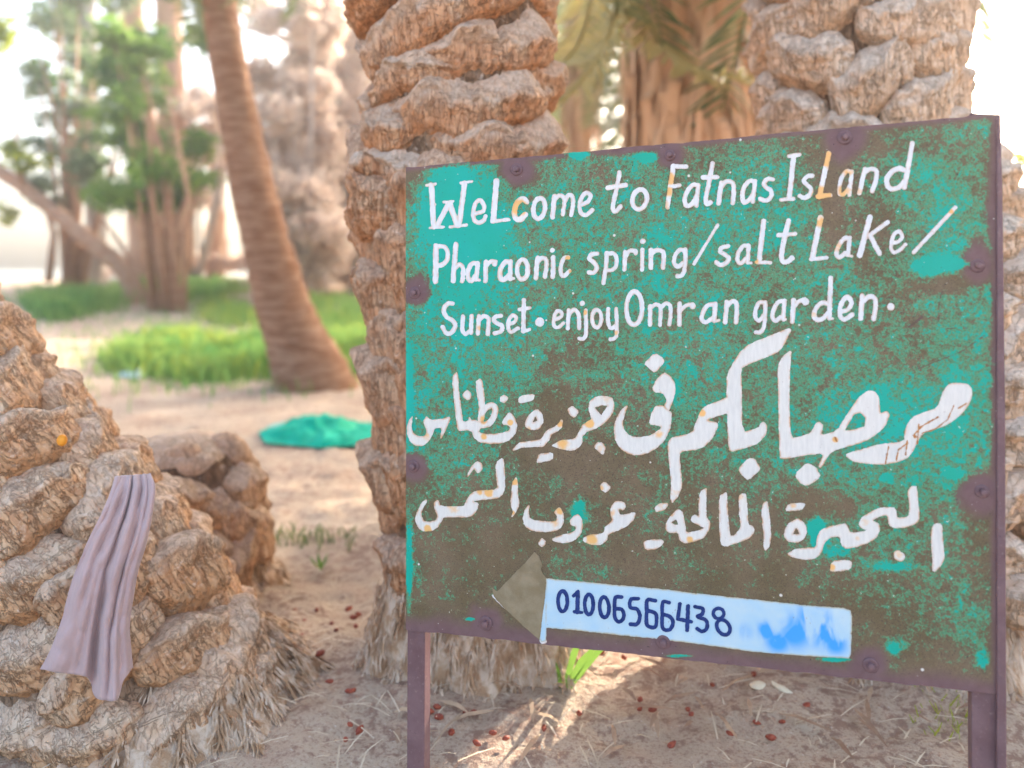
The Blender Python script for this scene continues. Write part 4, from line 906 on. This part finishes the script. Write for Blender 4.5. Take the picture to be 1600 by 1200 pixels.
ar([pg(K_,(880,185),(960,106),(1326,-42),(1352,-26),(1320,30),(1280,120),(1230,172),(1100,228),(950,287),(902,322),(910,500),(912,885),(1060,848),(1082,800),(1105,788),(1138,830),(1127,900),(1060,982),(980,1012),(830,1057),(793,1040),(783,840),(774,560),(778,370)),
    pg(K_,(850,540),(700,608),(590,648),(540,700),(505,790),(470,890),(300,928),(262,960),(248,1010),(262,1150),(283,1330),(273,1480),(290,1520),(347,1449),(378,1359),(374,1300),(357,1150),(362,1055),(480,1047),(560,1022),(640,952),(700,830),(690,798),(600,780),(620,765),(850,690)),
    pg(M_,(60,205),(90,148),(148,102),(138,200),(132,440),(142,657),(220,642),(270,620),(300,560),(320,553),(347,575),(328,640),(430,612),(500,498),(560,408),(620,360),(662,362),(694,400),(697,480),(702,507),(735,488),(760,505),(742,560),(702,612),(640,657),(560,692),(392,737),(332,842),(314,832),(352,748),(200,767),(100,787),(72,777),(66,500)),
    ho(M_,(480,608),(538,508),(575,498),(608,530),(604,582),(540,602)), pg(M_,(166,880),(245,808),(302,840),(330,900),(240,957),(195,932)), pg(L_,(873,185),(970,86),(1022,88),(1070,165),(1067,195),(970,284),(920,247))],
    'largest white Arabic word, right of the middle of the upper Arabic line', [(1097, 645, 7, 1), (1305, 686, 5, 1), (1240, 740, 5, .5), (1055, 770, 10, .3)])
ar([pg(M_,(476,760),(540,738),(700,693),(850,678),(853,610),(880,548),(930,508),(1060,468),(1085,380),(1120,323),(1160,311),(1240,316),(1272,345),(1272,400),(1242,462),(1190,522),(1110,577),(962,627),(932,680),(902,742),(860,787),(780,812),(700,822),(540,807))],
   'white Arabic letters with thin rust scratches at the right end of the upper Arabic line')
M_scr = simple_noise_mat('rust_scratch', (.42, .17, .06), (.55, .26, .10), 90, b=0)
sheet('rust_scratch', [l(M_,7,(752,705),(732,815)), l(M_,7,(800,790),(812,730),(870,685)), l(M_,8,(868,670),(858,760)), l(M_,8,(940,570),(930,690)), l(M_,9,(905,640),(960,580),(1060,525)), l(M_,8,(1160,450),(1120,540),(1040,600),(960,625)), l(M_,10,(1185,470),(1235,440)), l(M_,10,(418,652),(430,675)), dot(M_,918,645,10)],
      M_scr, YL-.0008, label='thin rust scratches across the right Arabic letters', step=.8, rough=.6)
M_ds = simple_noise_mat('dark_scratch', (.13, .10, .06), (.17, .10, .09), 60, b=0)
for q_ in (l(M_,5,(900,238),(1060,175),(1220,110),(1350,15)), l(H_,8,(865,770),(840,900),(836,1030)), l(H_,6,(890,1104),(1100,1100)), l(H_,22,(570,1090),(690,1000))): sheet('scratch', [q_], M_ds, YL+.0008, step=.8, rough=.5)
ar([pg(N_,(265,453),(230,480),(180,580),(170,640),(200,712),(250,742),(320,737),(372,702),(410,640),(422,613),(620,614),(690,597),(727,540),(735,490),(690,475),(690,465),(900,447),(950,412),(972,360),(970,220),(955,76),(888,130),(893,250),(910,368),(720,376),(660,408),(625,470),(605,518),(395,518),(378,453),(338,480),(345,540),(368,600),(358,638),(300,658),(250,648),(222,600),(232,550),(282,465)),
    pg(N_,(633,268),(645,210),(680,150),(720,110),(767,140),(767,190),(730,222),(705,190),(690,182),(650,242)), pg(N_,(1033,300),(1065,256),(1084,270),(1087,430),(1102,500),(1050,602),(1028,612),(1045,560),(1018,500),(1030,420))],
   'rust speckled Arabic word at the left end of the lower Arabic line', [(765, 768, 8, 1.1), (750, 768, 5, .8), (669, 826, 6, 1.2), (805, 752, 6, 1), (708, 793, 10, .6), (802, 800, 4, .9)])
ar([pg(O_,(150,393),(120,430),(98,510),(118,572),(160,612),(240,630),(350,630),(422,612),(462,560),(467,480),(430,405),(378,450),(408,490),(403,528),(350,538),(220,533),(162,510),(152,460),(162,400)), pg(O_,(270,681),(305,710),(302,745),(270,770),(236,735)),
    pg(O_,(595,471),(627,510),(637,570),(622,650),(560,707),(480,732),(370,712),(363,690),(440,658),(540,638),(573,610),(573,582),(528,567),(520,530),(560,483)),
    pg(O_,(960,353),(1012,370),(1018,400),(1000,440),(948,420),(962,478),(1000,478),(1070,460),(1108,458),(1092,520),(1040,572),(960,612),(862,652),(847,710),(790,747),(700,742),(637,710),(643,680),(720,650),(818,648),(838,580),(903,530),(883,470),(888,400),(920,363)), pg(O_,(830,178),(888,235),(845,281),(800,257),(788,220))],
    None, [(875, 798, 7, .8), (925, 843, 10, .8), (868, 815, 10, .35), (940, 762, 5, .7), (958, 800, 6, .5)])
ar([pg(O_,(1278,410),(1320,378),(1392,366),(1395,400),(1360,437),(1290,457)), pg(O_,(1173,720),(1210,703),(1330,696),(1360,715),(1330,757),(1280,787),(1195,790)),
    pg(L_,(355,543),(382,570),(402,660),(414,755),(500,738),(578,710),(540,690),(453,645),(468,600),(500,590),(528,608),(525,480),(538,390),(602,343),(592,440),(594,610),(627,660),(622,720),(582,787),(500,827),(400,847),(358,820),(343,747),(270,757),(228,720),(233,670),(278,600),(328,550)), ho(L_,(280,657),(325,632),(342,678),(310,682)),
    pg(L_,(708,430),(765,388),(780,400),(782,550),(802,778),(850,773),(888,720),(903,690),(888,600),(883,420),(915,400),(950,410),(962,560),(967,683),(1012,693),(1024,730),(992,792),(900,832),(760,877),(723,850),(710,700)), pg(L_,(1090,510),(1110,478),(1137,468),(1152,560),(1170,760),(1162,860),(1125,912),(1103,885),(1108,800),(1086,600))],
    None, [(1048, 800, 8, .5), (1078, 842, 6, .7), (1140, 840, 7, .4), (1158, 775, 7, .5), (1030, 786, 8, .4)])
ar([pg(L_,(1298,545),(1325,496),(1478,483),(1450,552),(1310,560)), pg(L_,(1412,623),(1472,670),(1492,740),(1462,812),(1400,842),(1318,827),(1283,780),(1298,710),(1340,658)), ho(L_,(1393,705),(1424,764),(1363,766)),
    pg(P_,(148,625),(200,590),(290,576),(373,573),(383,500),(408,438),(480,408),(600,386),(617,400),(642,463),(780,440),(718,415),(706,385),(738,330),(860,263),(980,258),(1002,290),(1007,343),(1095,333),(1103,250),(1088,130),(1120,93),(1162,98),(1172,250),(1184,340),(1162,382),(1080,417),(980,420),(943,397),(930,318),(870,330),(812,360),(862,387),(872,430),(852,492),(790,532),(700,567),(608,582),(573,555),(560,482),(490,492),(442,530),(412,622),(370,657),(310,670),(200,652)),
    pg(P_,(488,700),(520,673),(630,670),(657,695),(642,742),(560,757),(483,760)), pg(P_,(978,610),(1010,590),(1067,625),(1067,660),(1035,684),(983,660)), pg(P_,(1273,430),(1295,388),(1357,383),(1362,520),(1377,650),(1352,712),(1300,762),(1280,750),(1283,650),(1273,560))],
    'cream Arabic word at the right end of the lower Arabic line', [(1300, 885, 7, .9), (1240, 788, 6, .5), (1405, 865, 8, .5), (1350, 815, 10, .45), (1340, 840, 5, .5)])
# phone number strip and arrow head
m, t, p = newmat('blue_white_strip_paint'); v = coords(t)
fade = attr(t, 'stain'); n1 = noise(t, v, 22, 4, .6); n2 = noise(t, v, 200, 3, .6); n3 = noise(t, coords(t, (20, 5, 9)), 1, 3, .5, .9)
bs = mix(t, ramp(t, n1, [(.3, 0), (.7, 1)]), (.42, .62, .74), (.55, .68, .72))
bs = mix(t, math_(t, 'MULTIPLY', fade, ramp(t, n3, [(.40, .05), (.52, 1)])), bs, (.05, .36, .80))
bs = mix(t, math_(t, 'MULTIPLY', attr(t, 'rim'), ramp(t, n1, [(.35, .3), (.60, 1)])), bs, (.50, .40, .22))
bs = mix(t, ramp(t, n2, [(.25, 1), (.28, 0)]), bs, (.25, .12, .06)); t.links.new(bs, p.inputs['Base Color']); p.inputs['Roughness'].default_value = .45
M_strip = m
sheet('number_strip', [('p', [(854, 903), (900, 907), (960, 913), (1030, 919), (1110, 929), (1190, 937), (1260, 945), (1318, 949), (1328, 953), (1331, 962), (1330, 990), (1329, 1020), (1326, 1027), (1250, 1023), (1170, 1016), (1100, 1006), (1020, 996), (940, 988), (905, 984), (852, 979)]),
    ('p', [(848, 930), (856, 915), (854, 1000), (847, 1002), (843, 996)])],
    M_strip, YL, label='pale blue painted strip with a dark blue phone number', stains=[(1200, 985, 16, 1.3), (1215, 1000, 20, 1.2), (1240, 985, 28, 1.2), (1285, 985, 28, 1.3), (1270, 965, 26, 1.1), (1305, 1005, 18, 1.1), (1165, 985, 14, .35)])
M_arrow = simple_noise_mat('brown_arrow_paint', (.24, .18, .10), (.32, .25, .155), 30, .6, b=.4, bd=.001)
sheet('arrow_edge', [('s', [(771, 930), (790, 949)], 3.5), ('s', [(843, 985), (848, 1002), (852, 1001)], 7)], M_white, YL+.0006)
sheet('arrow_head', [('p', rs([(480,60),(515,90),(540,160),(525,200),(570,262),(560,420),(535,600),(520,742),(400,640),(250,500),(165,405),(150,335),(188,368),(320,230),(410,140)], Q_))], M_arrow, YL-.0006, label='brown painted arrow head pointing left')
M_ink = simple_noise_mat('dark_blue_ink', (.012, .03, .13), (.03, .06, .22), 140, .4, b=0)
sheet('phone_number', [el(Q_,30,700,440,36,80,0), l(Q_,28,(785,400),(822,365)), l(Q_,34,(818,370),(815,525)), l(Q_,26,(790,522),(848,528)), el(Q_,30,905,465,33,78,0), el(Q_,30,1025,487,36,80,-.04),
   c(Q_,30,(1160,408),(1112,412),(1105,490),(1108,565),(1138,602),(1175,568),(1165,508),(1115,498)), c(Q_,30,(1288,420),(1232,426),(1228,488),(1280,502),(1302,560),(1280,618),(1228,618)),
   c(Q_,30,(1422,436),(1362,432),(1355,520),(1358,625),(1420,640),(1432,570),(1420,532),(1362,512)), c(Q_,30,(1530,450),(1482,450),(1476,550),(1482,650),(1535,660),(1560,605),(1538,562),(1482,542)),
   l(R_,24,(252,248),(238,340)), l(R_,24,(238,342),(322,360)), l(R_,26,(302,262),(296,412)), c(R_,24,(346,266),(392,278),(390,312),(362,328),(412,350),(420,398),(390,420),(358,402)), el(R_,22,492,308,33,32,.0), el(R_,24,522,394,40,47,-.25)],
   M_ink, YL-.0012, label='dark blue hand painted phone number 01006566438', step=.7, rough=.3)

# ------------------------------------------------------------------ air
b = MB(); b.box(0, 30, 9.3, 130, 80, 20.6)
m = bpy.data.materials.new('warm_haze'); m.use_nodes = True; t = m.node_tree; t.nodes.remove(t.nodes['Principled BSDF'])
vp = t.nodes.new('ShaderNodeVolumePrincipled'); vp.inputs['Color'].default_value = (1, .97, .93, 1); vp.inputs['Density'].default_value = .008; vp.inputs['Anisotropy'].default_value = .75
t.links.new(vp.outputs[0], t.nodes['Material Output'].inputs['Volume'])
link('haze', b.mesh('haze', m), kind='stuff')
